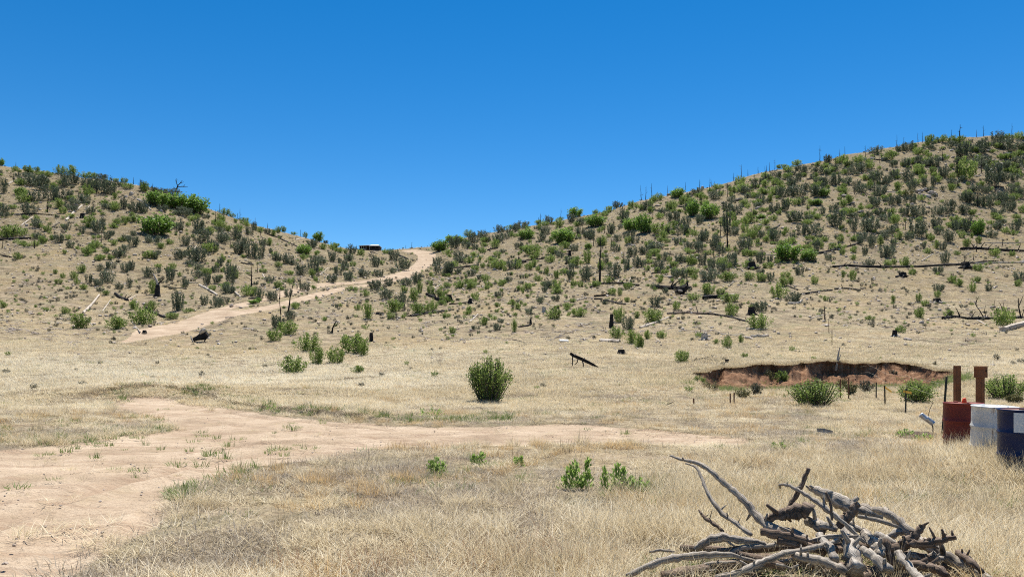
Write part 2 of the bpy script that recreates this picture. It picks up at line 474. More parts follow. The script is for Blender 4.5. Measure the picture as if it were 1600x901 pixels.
def land_material():
    m, nt, b = new_mat('dry_land')
    pos = nt.nodes.new('ShaderNodeNewGeometry').outputs['Position']
    big = noise(nt, pos, 0.11, 4)
    mid = noise(nt, pos, 0.8, 5, 0.6)
    fine = noise(nt, pos, 9.0, 4, 0.7)
    tiny = noise(nt, pos, 42.0, 3, 0.7)
    straw = ramp(nt, mid, [(0.30, (0.135, 0.11, 0.082)), (0.44, (0.25, 0.205, 0.145)), (0.56, (0.345, 0.285, 0.195)), (0.72, (0.44, 0.365, 0.25))])
    golden = mix(nt, math_(nt, 'MULTIPLY', maprange(nt, big, 0.48, 0.66), 0.7), straw, (0.40, 0.31, 0.18))
    grit = ramp(nt, fine, [(0.32, (0.32, 0.29, 0.26)), (0.45, (0.75, 0.73, 0.70)), (0.58, (1.05, 1.03, 1.0)), (0.75, (1.28, 1.27, 1.25))])
    col = mix(nt, 1.0, golden, grit, 'MULTIPLY')
    col = mix(nt, 1.0, col, ramp(nt, noise(nt, pos, 2.4, 5, 0.7), [(0.34, (0.50, 0.49, 0.45)), (0.47, (0.92, 0.92, 0.89)), (0.62, (1.06, 1.06, 1.04))]), 'MULTIPLY')
    col = mix(nt, math_(nt, 'MULTIPLY', maprange(nt, noise(nt, pos, 0.33, 5, 0.65), 0.50, 0.64), 0.45), col, (0.20, 0.195, 0.115))
    col = mix(nt, math_(nt, 'MULTIPLY', maprange(nt, noise(nt, pos, 1.1, 6, 0.7), 0.54, 0.64), 0.5), col, (0.165, 0.115, 0.085))
    # bare soil showing between the grass
    soil = ramp(nt, mid, [(0.3, (0.27, 0.21, 0.145)), (0.7, (0.38, 0.30, 0.205))])
    col = mix(nt, maprange(nt, noise(nt, pos, 0.45, 6, 0.65), 0.54, 0.66), col, soil)
    # stony ground of the upper slopes
    st = attr(nt, 'stony').outputs['Fac']
    vor = nt.nodes.new('ShaderNodeTexVoronoi'); vor.inputs['Scale'].default_value = 2.6; nt.links.new(pos, vor.inputs['Vector'])
    stone = ramp(nt, vor.outputs['Distance'], [(0.0, (0.46, 0.40, 0.335)), (0.28, (0.37, 0.315, 0.255)), (0.5, (0.16, 0.13, 0.095)), (0.75, (0.28, 0.23, 0.165))])  # pale stones; the dark rings between them are their shadows, painted
    col = mix(nt, math_(nt, 'MULTIPLY', st, maprange(nt, noise(nt, pos, 0.7, 5, 0.65), 0.42, 0.60)), col, stone)
    col = mix(nt, st, col, mix(nt, 1.0, col, (0.80, 0.79, 0.70), 'MULTIPLY'))
    # tracks
    wob = math_(nt, 'SUBTRACT', noise(nt, pos, 3.0, 5, 0.65), 0.5)
    dirt = attr(nt, 'track').outputs['Fac']
    dfac = maprange(nt, math_(nt, 'ADD', dirt, math_(nt, 'MULTIPLY', wob, 0.9)), 0.35, 0.62)
    sand = ramp(nt, noise(nt, pos, 0.55, 6, 0.62), [(0.30, (0.29, 0.215, 0.148)), (0.46, (0.415, 0.32, 0.225)), (0.64, (0.51, 0.405, 0.295))])
    sand = mix(nt, 1.0, sand, ramp(nt, tiny, [(0.3, (0.78, 0.76, 0.74)), (0.55, (1, 1, 1)), (0.75, (1.08, 1.08, 1.08))]), 'MULTIPLY')
    # wheel marks stretched along the track (roughly left to right)
    mp = nt.nodes.new('ShaderNodeMapping'); mp.inputs['Scale'].default_value = (0.28, 2.4, 1); mp.inputs['Rotation'].default_value = (0, 0, 0.10)
    nt.links.new(pos, mp.inputs['Vector'])
    streak = noise(nt, mp.outputs[0], 1.6, 5, 0.6)
    sand = mix(nt, math_(nt, 'MULTIPLY', maprange(nt, streak, 0.50, 0.62), 0.55), sand, (0.29, 0.20, 0.135))
    sand = mix(nt, math_(nt, 'MULTIPLY', attr(nt, 'rut').outputs['Fac'], 0.55), sand, (0.285, 0.195, 0.13))  # shadow lines of the ruts put into the colour, over the modelled ruts
    crumb = noise(nt, pos, 17.0, 5, 0.75)
    sand = mix(nt, math_(nt, 'MULTIPLY', maprange(nt, crumb, 0.53, 0.64), 0.7), sand, (0.24, 0.175, 0.12))
    sand = mix(nt, math_(nt, 'MULTIPLY', maprange(nt, noise(nt, pos, 0.9, 6, 0.7), 0.52, 0.68), 0.5), sand, (0.34, 0.265, 0.17))
    col = mix(nt, dfac, col, sand)
    # red soil of the bank
    red = attr(nt, 'bank').outputs['Fac']
    rcol = ramp(nt, noise(nt, pos, 2.6, 7, 0.75), [(0.30, (0.09, 0.052, 0.033)), (0.46, (0.19, 0.102, 0.058)), (0.60, (0.28, 0.168, 0.10)), (0.8, (0.38, 0.27, 0.185))])
    col = mix(nt, maprange(nt, math_(nt, 'ADD', red, math_(nt, 'MULTIPLY', wob, 0.5)), 0.3, 0.7), col, rcol)
    nt.links.new(col, b.inputs['Base Color'])
    b.inputs['Roughness'].default_value = 0.95
    b.inputs['Specular IOR Level'].default_value = 0.05
    h = math_(nt, 'ADD', math_(nt, 'MULTIPLY', fine, 0.8), math_(nt, 'MULTIPLY', tiny, 0.3))
    bump(nt, b, h, 0.85, 0.07)
    return m

def leaf_material(name, dark, mid, light, trans=0.25):
    m, nt, b = new_mat(name)
    g = nt.nodes.new('ShaderNodeNewGeometry')
    rnd = g.outputs['Random Per Island']
    oi = nt.nodes.new('ShaderNodeObjectInfo').outputs['Random']
    f = math_(nt, 'ADD', math_(nt, 'MULTIPLY', rnd, 0.75), math_(nt, 'MULTIPLY', oi, 0.25))
    col = ramp(nt, f, [(0.1, dark), (0.5, mid), (0.9, light)])
    nt.links.new(col, b.inputs['Base Color'])
    b.inputs['Roughness'].default_value = 0.55
    tr = nt.nodes.new('ShaderNodeBsdfTranslucent'); nt.links.new(col, tr.inputs['Color'])
    mx = nt.nodes.new('ShaderNodeMixShader'); mx.inputs[0].default_value = trans
    nt.links.new(b.outputs[0], mx.inputs[1]); nt.links.new(tr.outputs[0], mx.inputs[2])
    nt.links.new(mx.outputs[0], nt.nodes['Material Output'].inputs['Surface'])
    return m

def grass_material(name, stops, trans=0.2):
    """blades vary by instance and from blade to blade"""
    m, nt, b = new_mat(name)
    g = nt.nodes.new('ShaderNodeNewGeometry')
    t = attr(nt, 'tint', 'INSTANCER').outputs['Fac']
    f = math_(nt, 'ADD', math_(nt, 'MULTIPLY', t, 0.5), math_(nt, 'MULTIPLY', g.outputs['Random Per Island'], 0.5))
    col = ramp(nt, f, stops)
    nt.links.new(col, b.inputs['Base Color'])
    b.inputs['Roughness'].default_value = 0.6
    tr = nt.nodes.new('ShaderNodeBsdfTranslucent'); nt.links.new(col, tr.inputs['Color'])
    mx = nt.nodes.new('ShaderNodeMixShader'); mx.inputs[0].default_value = trans
    nt.links.new(b.outputs[0], mx.inputs[1]); nt.links.new(tr.outputs[0], mx.inputs[2])
    nt.links.new(mx.outputs[0], nt.nodes['Material Output'].inputs['Surface'])
    return m

def wood_material(name, stops, char=0.0, su=9.0, sv=2.2):
    """grain runs along the limb through the UV map; char = share burnt black"""
    m, nt, b = new_mat(name)
    uv = nt.nodes.new('ShaderNodeUVMap').outputs[0]
    mp = nt.nodes.new('ShaderNodeMapping'); mp.inputs['Scale'].default_value = (su, sv, 1); nt.links.new(uv, mp.inputs[0])
    oi = nt.nodes.new('ShaderNodeObjectInfo').outputs['Random']
    cb = nt.nodes.new('ShaderNodeVectorMath'); cb.operation = 'ADD'; nt.links.new(mp.outputs[0], cb.inputs[0])
    cv = nt.nodes.new('ShaderNodeCombineXYZ'); nt.links.new(math_(nt, 'MULTIPLY', oi, 40.0), cv.inputs[2]); nt.links.new(cv.outputs[0], cb.inputs[1])
    gr = noise(nt, cb.outputs[0], 1.6, 6, 0.65, 0.4)
    col = ramp(nt, gr, stops)
    co = nt.nodes.new('ShaderNodeTexCoord').outputs['Object']
    blot = noise(nt, co, 3.0, 4, 0.6)
    col = mix(nt, math_(nt, 'MULTIPLY', maprange(nt, blot, 0.45, 0.7), 0.35), col, (0.16, 0.11, 0.075))
    if char > 0:
        col = mix(nt, maprange(nt, noise(nt, co, 1.7, 4, 0.6), 0.62 - char * 0.45, 0.72 - char * 0.45), col, (0.012, 0.011, 0.011))
    nt.links.new(col, b.inputs['Base Color'])
    b.inputs['Roughness'].default_value = 0.85
    bump(nt, b, gr, 1.0, 0.03)
    return m

def paint_material(name, col, rust=0.3, rough=0.5, streak=True):
    m, nt, b = new_mat(name)
    co = nt.nodes.new('ShaderNodeTexCoord').outputs['Object']
    mp = nt.nodes.new('ShaderNodeMapping'); mp.inputs['Scale'].default_value = (9, 9, 1.1 if streak else 9); nt.links.new(co, mp.inputs[0])
    st = noise(nt, mp.outputs[0], 1.0, 6, 0.7)
    bl = noise(nt, co, 4.0, 3, 0.6)
    dirt = mix(nt, maprange(nt, bl, 0.35, 0.7), tuple(c * 0.8 for c in col), tuple(min(1, c * 1.08) for c in col))
    c2 = mix(nt, math_(nt, 'MULTIPLY', maprange(nt, math_(nt, 'ADD', math_(nt, 'MULTIPLY', st, 0.6), math_(nt, 'MULTIPLY', bl, 0.4)), 0.70 - rust * 0.3, 0.80 - rust * 0.3), 0.8), dirt, (0.17, 0.075, 0.03))
    nt.links.new(c2, b.inputs['Base Color'])
    b.inputs['Roughness'].default_value = rough
    b.inputs['Specular IOR Level'].default_value = 0.22
    bump(nt, b, bl, 0.25, 0.01)
    return m

def plain_material(name, col, rough=0.7, var=0.25, scale=8.0, metal=0.0):
    m, nt, b = new_mat(name)
    co = nt.nodes.new('ShaderNodeTexCoord').outputs['Object']
    n = noise(nt, co, scale, 5, 0.65)
    c = ramp(nt, n, [(0.3, tuple(a * (1 - var) for a in col)), (0.7, tuple(min(1, a * (1 + var)) for a in col))])
    nt.links.new(c, b.inputs['Base Color']); b.inputs['Roughness'].default_value = rough; b.inputs['Metallic'].default_value = metal
    bump(nt, b, n, 0.3, 0.02)
    return m

M = {}
M['land'] = land_material()
M['scrub'] = leaf_material('grey_green_leaf', (0.058, 0.072, 0.042), (0.108, 0.132, 0.080), (0.185, 0.215, 0.135), 0.32)
M['bush'] = leaf_material('green_leaf', (0.085, 0.125, 0.026), (0.175, 0.25, 0.058), (0.31, 0.385, 0.11), 0.48)
M['oak'] = leaf_material('oak_leaf', (0.085, 0.155, 0.024), (0.16, 0.275, 0.045), (0.255, 0.38, 0.08), 0.42)
M['greyscrub'] = leaf_material('dull_scrub_leaf', (0.055, 0.052, 0.036), (0.11, 0.11, 0.07), (0.20, 0.19, 0.12), 0.2)
M['olive'] = leaf_material('olive_leaf', (0.10, 0.10, 0.04), (0.18, 0.17, 0.07), (0.26, 0.24, 0.10), 0.25)
M['weed'] = leaf_material('weed_leaf', (0.17, 0.26, 0.05), (0.28, 0.40, 0.10), (0.40, 0.50, 0.18), 0.55)
M['twig'] = wood_material('twig_bark', [(0.3, (0.07, 0.055, 0.04)), (0.7, (0.17, 0.14, 0.11))])
M['char'] = wood_material('charred_wood', [(0.3, (0.008, 0.0075, 0.007)), (0.6, (0.022, 0.02, 0.018)), (0.85, (0.08, 0.07, 0.06))], 0.35)
M['grey'] = wood_material('weathered_wood', [(0.28, (0.07, 0.053, 0.04)), (0.39, (0.30, 0.25, 0.195)), (0.53, (0.52, 0.45, 0.365)), (0.8, (0.66, 0.59, 0.49))], 0.08)
M['pale'] = wood_material('bleached_wood', [(0.28, (0.13, 0.10, 0.08)), (0.42, (0.38, 0.33, 0.27)), (0.6, (0.56, 0.50, 0.42)), (0.8, (0.66, 0.60, 0.52))])
M['brown'] = wood_material('brown_dead_wood', [(0.25, (0.07, 0.048, 0.034)), (0.45, (0.20, 0.14, 0.10)), (0.8, (0.38, 0.30, 0.23))], 0.10)
M['rock'] = plain_material('pale_rock', (0.40, 0.34, 0.29), 0.9, 0.35, 3.0)
M['straw'] = grass_material('straw_blade', [(0.0, (0.17, 0.13, 0.08)), (0.2, (0.40, 0.32, 0.195)), (0.45, (0.60, 0.50, 0.315)), (0.7, (0.72, 0.625, 0.435)), (1.0, (0.83, 0.77, 0.61))], 0.4)
M['litter'] = grass_material('grey_litter_blade', [(0.0, (0.12, 0.09, 0.065)), (0.5, (0.40, 0.335, 0.25)), (1.0, (0.66, 0.58, 0.45))], 0.25)
M['greenblade'] = grass_material('green_blade', [(0.0, (0.10, 0.15, 0.04)), (0.5, (0.18, 0.235, 0.07)), (1.0, (0.33, 0.33, 0.14))], 0.35)
M['rust_stem'] = grass_material('rust_stem', [(0.0, (0.20, 0.09, 0.045)), (0.5, (0.36, 0.19, 0.10)), (1.0, (0.50, 0.31, 0.17))], 0.1)
M['golden'] = grass_material('golden_blade', [(0.0, (0.22, 0.13, 0.06)), (0.4, (0.52, 0.36, 0.17)), (0.8, (0.68, 0.51, 0.27)), (1.0, (0.74, 0.60, 0.38))], 0.4)
M['pebble'] = grass_material('pebble', [(0.0, (0.19, 0.145, 0.11)), (0.5, (0.34, 0.275, 0.22)), (1.0, (0.50, 0.43, 0.365))], 0.0)
# ------------------------------------------------------------------ the land as one sheet, cut into its named areas
def build_land():
    amax = math.atan((1850 - CX) / FPX); amin = math.atan((-250 - CX) / FPX)
    pxs = np.linspace(-250, 1850, 900)
    azi = np.arctan((pxs - CX) / FPX)
    rest = np.linspace(amax, 2 * math.pi + amin, 60)[1:-1]
    az = np.concatenate([azi, rest])                       # full circle, closed below
    Y = np.concatenate([np.geomspace(2.2, 38, 340), np.arange(38.1, 49, 0.13), np.geomspace(49.1, 262, 190), [285, 320, 400, 600, 1000, 1800, 3200]])
    azw = (az + math.pi) % (2 * math.pi) - math.pi
    ac = np.clip(azw, AMIN, AMAX)
    R = Y[:, None] / np.cos(ac)[None, :]
    X = R * np.sin(azw)[None, :]; YY = R * np.cos(azw)[None, :]
    Z = land_z(X, YY)
    # fine relief: tufty, crumbly ground
    tr, ro, ba = masks(X.ravel(), YY.ravel())
    tr = tr.reshape(X.shape); ro = ro.reshape(X.shape); ba = ba.reshape(X.shape)
    dep, rim = np.zeros(X.shape), np.zeros(X.shape)
    nr = (YY > 3) & (YY < 30)
    dep[nr], rim[nr] = ruts(X[nr], YY[nr])
    Z = Z - 0.05 * tr - 0.10 * ro + tr * (0.035 * rim - 0.05 * dep) + tr * 0.03 * (fbm(X / 0.3, YY / 0.3, 311, 2) - 0.5)
    s, t = fbm(X / 0.11, YY / 0.11, 301, 2) - 0.5, smooth(Y, 30, 12)[:, None]
    Z = Z + s * 0.018 * t
    n, k = X.shape
    V = np.stack([X, YY, Z], -1).reshape(-1, 3)
    V = np.vstack([V, [[0, 0, 0]]])
    i = np.arange(n - 1)[:, None]; j = np.arange(k)[None, :]; j2 = (j + 1) % k
    F = np.stack([(i * k + j) + 0 * j2, i * k + j2, (i + 1) * k + j2, (i + 1) * k + j], -1).reshape(-1, 4)
    hub = np.stack([np.full(k, n * k), np.arange(k), (np.arange(k) + 1) % k, (np.arange(k) + 1) % k], -1)
    cx = V[F].mean(1)
    am = lambda a: a.ravel()[np.minimum(F, n * k - 1)].mean(1)
    tf, rf, bf = am(tr), am(ro), am(ba)
    pxf = np.where(cx[:, 1] > 1, CX + FPX * cx[:, 0] / np.maximum(cx[:, 1], 1), 0)
    yd = np.hypot(cx[:, 0], cx[:, 1]) * np.cos(np.clip(np.arctan2(cx[:, 0], cx[:, 1]), AMIN, AMAX))
    hillstart = np.interp(pxf, [0, 250, 350, 450, 640, 700, 1000, 1600], [70, 77, 88, 104, 150, 84, 60, 58])
    cls = np.zeros(len(F), int)
    cls[yd > hillstart] = 1
    cls[(yd > hillstart) & (pxf > 655)] = 2
    cls[tf > 0.5] = 3
    cls[rf > 0.45] = 4
    stony = np.clip(smooth(V[:, 1], 75, 150) * 0.9 + 0.15, 0, 1)
    A = {'rut': np.append((dep * tr).ravel(), 0), 'track': np.append(tr.ravel(), 0), 'bank': np.append(ba.ravel(), 0), 'stony': stony}
    A['track'] = np.maximum(A['track'], np.append(ro.ravel(), 0))
    for c, nm in enumerate(['ground', 'hill', 'hill', 'dirt_road', 'dirt_road']):
        f = F[cls == c]
        use = np.unique(f)
        re = np.full(len(V), -1); re[use] = np.arange(len(use))
        me = bpy.data.meshes.new(nm)
        vv = V[use].astype(np.float32); ff = re[f]
        tri = None
        if c == 0:
            h = hub[:, :3]
            use2 = np.unique(np.concatenate([use, h.ravel()]))
            re = np.full(len(V), -1); re[use2] = np.arange(len(use2)); use = use2
            vv = V[use].astype(np.float32); ff = re[f]; tri = re[h]
        me.vertices.add(len(vv)); me.vertices.foreach_set('co', vv.ravel())
        li = ff.ravel(); ls = np.arange(0, len(li), 4)
        if tri is not None:
            ls = np.concatenate([ls, len(li) + np.arange(0, tri.size, 3)]); li = np.concatenate([li, tri.ravel()])
        me.loops.add(len(li)); me.loops.foreach_set('vertex_index', li.astype(np.int32))
        me.polygons.add(len(ls)); me.polygons.foreach_set('loop_start', ls.astype(np.int32))
        me.update(calc_edges=True)
        for an, av in A.items():
            a = me.attributes.new(an, 'FLOAT', 'POINT'); a.data.foreach_set('value', av[use].astype(np.float32))
        me.validate(); me.shade_smooth()
        tag(link(nm, me, M['land']), kind='structure')
build_land()

def build_bank():
    """the broken edge of the cut: turf lip, shaded undercut face, slope of fallen clods"""
    px = np.arange(1072, 1512, 0.7); n = len(px)
    u = (px - CX) / FPX
    by = np.interp(px, _bpx, _bY)
    for _ in range(3):                                      # settle on the noisy edge line of bank_params
        _, d, w = bank_params(u * by, by); by = by + d
    top = base_z(u * by, by)
    gate = 0.30 + 0.70 * smooth(fbm(px / 34, px * 0, 75, 2), 0.30, 0.62)
    D = np.maximum(top - 0.02, 0.2) * w
    lip = np.minimum((0.20 + 0.75 * fbm(px / 30, px * 0, 71, 3) * (1 - 0.66 * smooth(px, 1330, 1410))) * w * gate, D * 0.85)
    rows = [(-0.35, 0.03 * w, 0), (-0.05, 0.03 * w, 0), (0.12 * w * gate, -0.01 * w, 0), (0.13 * w * gate, -0.10 * lip, 0.02), (-0.06 * w, -0.25 * lip, 0.05)]
    for k in range(1, 5): rows.append((-0.08 + 0.22 * (k / 4) ** 2, -(0.25 + 0.75 * k / 4) * lip, 0.07))
    run = (D - lip) / 0.42 + 0.35
    m = 26
    for k in range(1, m + 1):
        q = k / m
        rows.append((0.14 + run * q, -lip - (D - lip) * (q ** 0.85) - 0.10 * q ** 4, 0.30 * math.sin(math.pi * min(1, q * 1.15)) ** 0.6 if q < 0.87 else 0.03))
    V = []
    for dd, zz, amp in rows:
        y = by - dd; x = u * y
        a = fbm(x * 2.1, y * 2.1 + zz * 2, 401, 4) - 0.5; b = fbm(x * 1.0 + 9, y + zz * 3, 411, 3) - 0.5
        V.append(np.stack([x, y + a * amp * 1.2, top + zz + 2.4 * amp * (0.6 * a + 0.5 * b)], 1))
    V = np.array(V).reshape(-1, 3)
    r = len(rows)
    F = np.array([(i * n + k, i * n + k + 1, (i + 1) * n + k + 1, (i + 1) * n + k) for i in range(r - 1) for k in range(n - 1)])[:, ::-1].copy()
    me = mesh_from('eroded_bank', V, F)
    bk = np.ones((r, n)); bk[0] = 0; bk[1] = 0.2; bk[-4:] = np.array([0.75, 0.5, 0.25, 0.0])[:, None]
    bk *= smooth(w, 0.02, 0.3)[None, :]
    for nm, val in (('bank', bk.ravel()), ('rut', np.zeros(r * n)), ('track', np.zeros(r * n)), ('stony', np.full(r * n, 0.2))):
        a = me.attributes.new(nm, 'FLOAT', 'POINT'); a.data.foreach_set('value', val.astype(np.float32))
    me.shade_smooth()
    tag(link('eroded_bank', me, M['land']), kind='structure')
    return u, by, top, w
BANK = build_bank()

# ------------------------------------------------------------------ labels that single things out
MARKS = [(272, 285, "the left ridge's bare dead tree"), (577, 385, 'the hut on the saddle'), (662, 405, 'the bend of the hill road'),
         (937, 415, 'the tallest burnt snag'), (310, 524, 'the burnt root ball by the road'), (248, 445, 'the charred snag in the gully'),
         (1060, 455, 'the big charred trunk'), (1440, 418, 'the longest charred log'), (1230, 390, 'the broad oak on the right slope'),
         (1528, 352, 'the lone upper right oak'), (285, 318, 'the long ridge oak thicket'), (245, 358, 'the oak mound below the ridge'),
         (112, 330, 'the pale leaning log'), (1098, 494, 'the long grey log'), (954, 500, 'the black upright stump'),
         (878, 372, 'the roundest yellow green oak'), (1008, 352, 'the oak pair under the skyline'), (705, 378, 'the oaks beside the saddle'),
         (1100, 322, 'the dark green oak pair'), (1397, 522, 'the black stump above the bank'), (1500, 215, 'the tallest skyline snag'),
         (1332, 317, 'the white rock'), (1445, 300, 'the pale rock outcrop'), (1582, 515, 'the thick grey log end'),
         (443, 470, 'the tall burnt pole'), (700, 465, 'the burnt log with roots'), (30, 373, 'the charred log at left'),
         (152, 475, 'the grey log pointing downhill'), (1280, 460, 'the two charred logs'), (775, 600, 'the big roadside bush'),
         (1273, 612, 'the wide bush under the bank'), (475, 355, 'the green oak left of hut'), (580, 523, 'the black post stump')]
ORD = ['first', 'second', 'third', 'fourth', 'fifth', 'sixth', 'seventh', 'eighth', 'ninth', 'tenth', 'eleventh', 'twelfth', 'thirteenth', 'fourteenth',
       'fifteenth', 'sixteenth', 'seventeenth', 'eighteenth', 'nineteenth', 'twentieth']
TENS = {2: 'twenty', 3: 'thirty', 4: 'forty', 5: 'fifty', 6: 'sixty'}
def ordinal(n):
    return ORD[n] if n < 20 else TENS[(n + 1) // 10] + ('-' + ORD[(n + 1) % 10 - 1] if (n + 1) % 10 else 'th') if (n + 1) % 10 else TENS[(n + 1) // 10][:-1] + 'ieth'
QUEUE = []
def queue_label(o, sing, plur, px, py):
    QUEUE.append((o, sing, plur, px, py))
def write_labels():
    cl = {}
    for o, sing, plur, px, py in QUEUE:
        m = min((q for q in MARKS if (q[0] - px) ** 2 + (q[1] - py) ** 2 > 60), key=lambda q: ((q[0] - px) / 1.4) ** 2 + (q[1] - py) ** 2)
        dx, dy = px - m[0], py - m[1]
        rel = ('left of' if dx < 0 else 'right of') if abs(dx) > 1.2 * abs(dy) else ('uphill of' if dy < 0 else 'downhill of')
        cl.setdefault((sing, plur, rel, m[2]), []).append((px, py, o))
    for (sing, plur, rel, lm), L in cl.items():
        L.sort(key=lambda q: q[:2])
        for i, (px, py, o) in enumerate(L):
            if len(L) == 1: o['label'] = f'{sing} {rel} {lm}'
            elif i == 0: o['label'] = f'leftmost of the {plur} {rel} {lm}'
            elif i == len(L) - 1: o['label'] = f'rightmost of the {plur} {rel} {lm}'
            else: o['label'] = f'{ordinal(i)} from left of the {plur} {rel} {lm}'

# ------------------------------------------------------------------ scattering of what nobody could count
def strips(n, seed, rad, length, lean, bend, width, segs=3, flatten=0.0):
    """n grass blades as tapering curved strips"""
    r = np.random.default_rng(seed)
    a0 = r.uniform(0, 2 * np.pi, n); rr = rad * np.sqrt(r.uniform(0, 1, n))
    base = np.stack([rr * np.cos(a0), rr * np.sin(a0), np.full(n, -0.02)], 1)
    az = a0 + r.normal(0, 0.9, n)
    L = length * r.uniform(0.45, 1.0, n)
    ln = np.clip(r.normal(lean, lean * 0.5, n), 0, 1.45)
    bd = bend * r.uniform(0.2, 1.5, n)
    w = width * r.uniform(0.6, 1.3, n)
    sd = az + np.pi / 2 + r.normal(0, 0.5, n)
    V = []; p = base.copy(); ang = ln.copy()
    side = np.stack([np.cos(sd), np.sin(sd), 0 * sd], 1)
    for s in range(segs + 1):
        ww = (w * (1 - (s / segs) ** 1.5 * 0.92) / 2)[:, None]
        V += [p - side * ww, p + side * ww]
        st = (L / segs)[:, None]
        p = p + st * np.stack([np.sin(ang) * np.cos(az), np.sin(ang) * np.sin(az), np.cos(ang)], 1)
        ang = np.minimum(ang + bd / segs, 2.1)
    V = np.stack(V, 1)                                     # n, 2*(segs+1), 3
    k = 2 * (segs + 1)
    f = np.array([(2 * s, 2 * s + 1, 2 * s + 3, 2 * s + 2) for s in range(segs)])
    F = (f[None] + (np.arange(n) * k)[:, None, None]).reshape(-1, 4)
    V = V.reshape(-1, 3); V[:, 2] = np.maximum(V[:, 2], -0.03)
    return V, F

def source(name, V, F, mat):
    me = mesh_from(name, V, F); me.materials.append(mat)
    return bpy.data.objects.new(name, me)                  # not linked: only the scatter object reads it

def scatter(name, label, cat, pts, rz, scl, idx, tint, sources, tilt=None):
    n = len(pts)
    me = bpy.data.meshes.new(name)
    me.vertices.add(n); me.vertices.foreach_set('co', np.asarray(pts, np.float32).ravel())
    rot = np.zeros((n, 3), np.float32); rot[:, 2] = rz
    if tilt is not None: rot[:, :2] = tilt
    for nm, ty, key, val in (('rot', 'FLOAT_VECTOR', 'vector', rot), ('scl', 'FLOAT_VECTOR', 'vector', np.asarray(scl, np.float32)), ('idx', 'INT', 'value', np.asarray(idx, np.int32)), ('tint', 'FLOAT', 'value', np.asarray(tint, np.float32))):
        a = me.attributes.new(nm, ty, 'POINT'); a.data.foreach_set(key, val.ravel())
    o = link(name, me)
    ng = bpy.data.node_groups.new(name, 'GeometryNodeTree')
    ng.interface.new_socket('Geometry', in_out='INPUT', socket_type='NodeSocketGeometry')
    ng.interface.new_socket('Geometry', in_out='OUTPUT', socket_type='NodeSocketGeometry')
    gi = ng.nodes.new('NodeGroupInput'); go = ng.nodes.new('NodeGroupOutput')
    iop = ng.nodes.new('GeometryNodeInstanceOnPoints'); jn = ng.nodes.new('GeometryNodeJoinGeometry')
    for s in sources:
        oi = ng.nodes.new('GeometryNodeObjectInfo'); oi.inputs['Object'].default_value = s; oi.inputs['As Instance'].default_value = False
        g2 = ng.nodes.new('GeometryNodeGeometryToInstance')
        ng.links.new(oi.outputs['Geometry'], g2.inputs[0]); ng.links.new(g2.outputs[0], jn.inputs[0])
    def na(nm, ty):
        q = ng.nodes.new('GeometryNodeInputNamedAttribute'); q.data_type = ty; q.inputs['Name'].default_value = nm
        return q.outputs['Attribute']
    e2r = ng.nodes.new('FunctionNodeEulerToRotation')
    ng.links.new(na('rot', 'FLOAT_VECTOR'), e2r.inputs[0])
    ng.links.new(gi.outputs[0], iop.inputs['Points']); ng.links.new(jn.outputs[0], iop.inputs['Instance'])
    iop.inputs['Pick Instance'].default_value = True
    ng.links.new(na('idx', 'INT'), iop.inputs['Instance Index'])
    ng.links.new(e2r.outputs[0], iop.inputs['Rotation'])
    ng.links.new(na('scl', 'FLOAT_VECTOR'), iop.inputs['Scale'])
    ng.links.new(iop.outputs[0], go.inputs[0])
    md = o.modifiers.new('scatter', 'NODES'); md.node_group = ng
    tag(o, label, cat, kind='stuff')
    return o

def spread(n, y0, y1, p=-1.0, umax=0.86):
    """n ground points, nearer ones denser"""
    q = rng.uniform(0, 1, n)
    Y = (y0 ** (p + 2) + q * (y1 ** (p + 2) - y0 ** (p + 2))) ** (1 / (p + 2)) if abs(p + 2) > 1e-6 else y0 * (y1 / y0) ** q
    u = rng.uniform(-umax, umax, n)
    return u * Y, Y

def finish(x, y, keep):
    x, y = x[keep], y[keep]
    z = land_z(x, y)
    return np.stack([x, y, z], 1)

def uni(s, sz=None):
    s = np.asarray(s, float)
    return np.stack([s, s, s if sz is None else sz], 1)

straw_src = [source('straw_tuft', *strips(34, 1, 0.09, 0.34, 0.40, 0.9, 0.006), M['straw']),
             source('straw_tuft', *strips(32, 2, 0.13, 0.34, 0.75, 1.1, 0.006), M['straw']),
             source('straw_tuft', *strips(32, 3, 0.17, 0.34, 1.1, 0.9, 0.0065), M['straw']),
             source('straw_tuft', *strips(16, 4, 0.06, 0.46, 0.22, 0.6, 0.0036), M['straw'])]
mid_src = [source('straw_clump', *strips(34, 11, 0.22, 0.30, 0.35, 0.8, 0.013, 2), M['straw']),
           source('straw_clump', *strips(30, 12, 0.26, 0.24, 0.6, 0.9, 0.014, 2), M['straw']),
           source('straw_clump', *strips(30, 13, 0.30, 0.19, 0.85, 0.6, 0.014, 2), M['straw'])]
lit_src = [source('litter_mat', *strips(40, 21, 0.22, 0.20, 1.15, 0.5, 0.005, 2), M['litter']),
           source('litter_mat', *strips(40, 22, 0.26, 0.14, 1.0, 0.8, 0.006, 2), M['litter'])]
green_src = [source('green_tuft', *strips(30, 31, 0.10, 0.20, 0.55, 0.8, 0.010, 2), M['greenblade']),
             source('green_tuft', *strips(34, 32, 0.16, 0.15, 0.8, 0.6, 0.013, 2), M['greenblade'])]
rust_src = [source('rust_tuft', *strips(14, 41, 0.20, 0.40, 0.5, 0.5, 0.0045, 2), M['rust_stem'])]

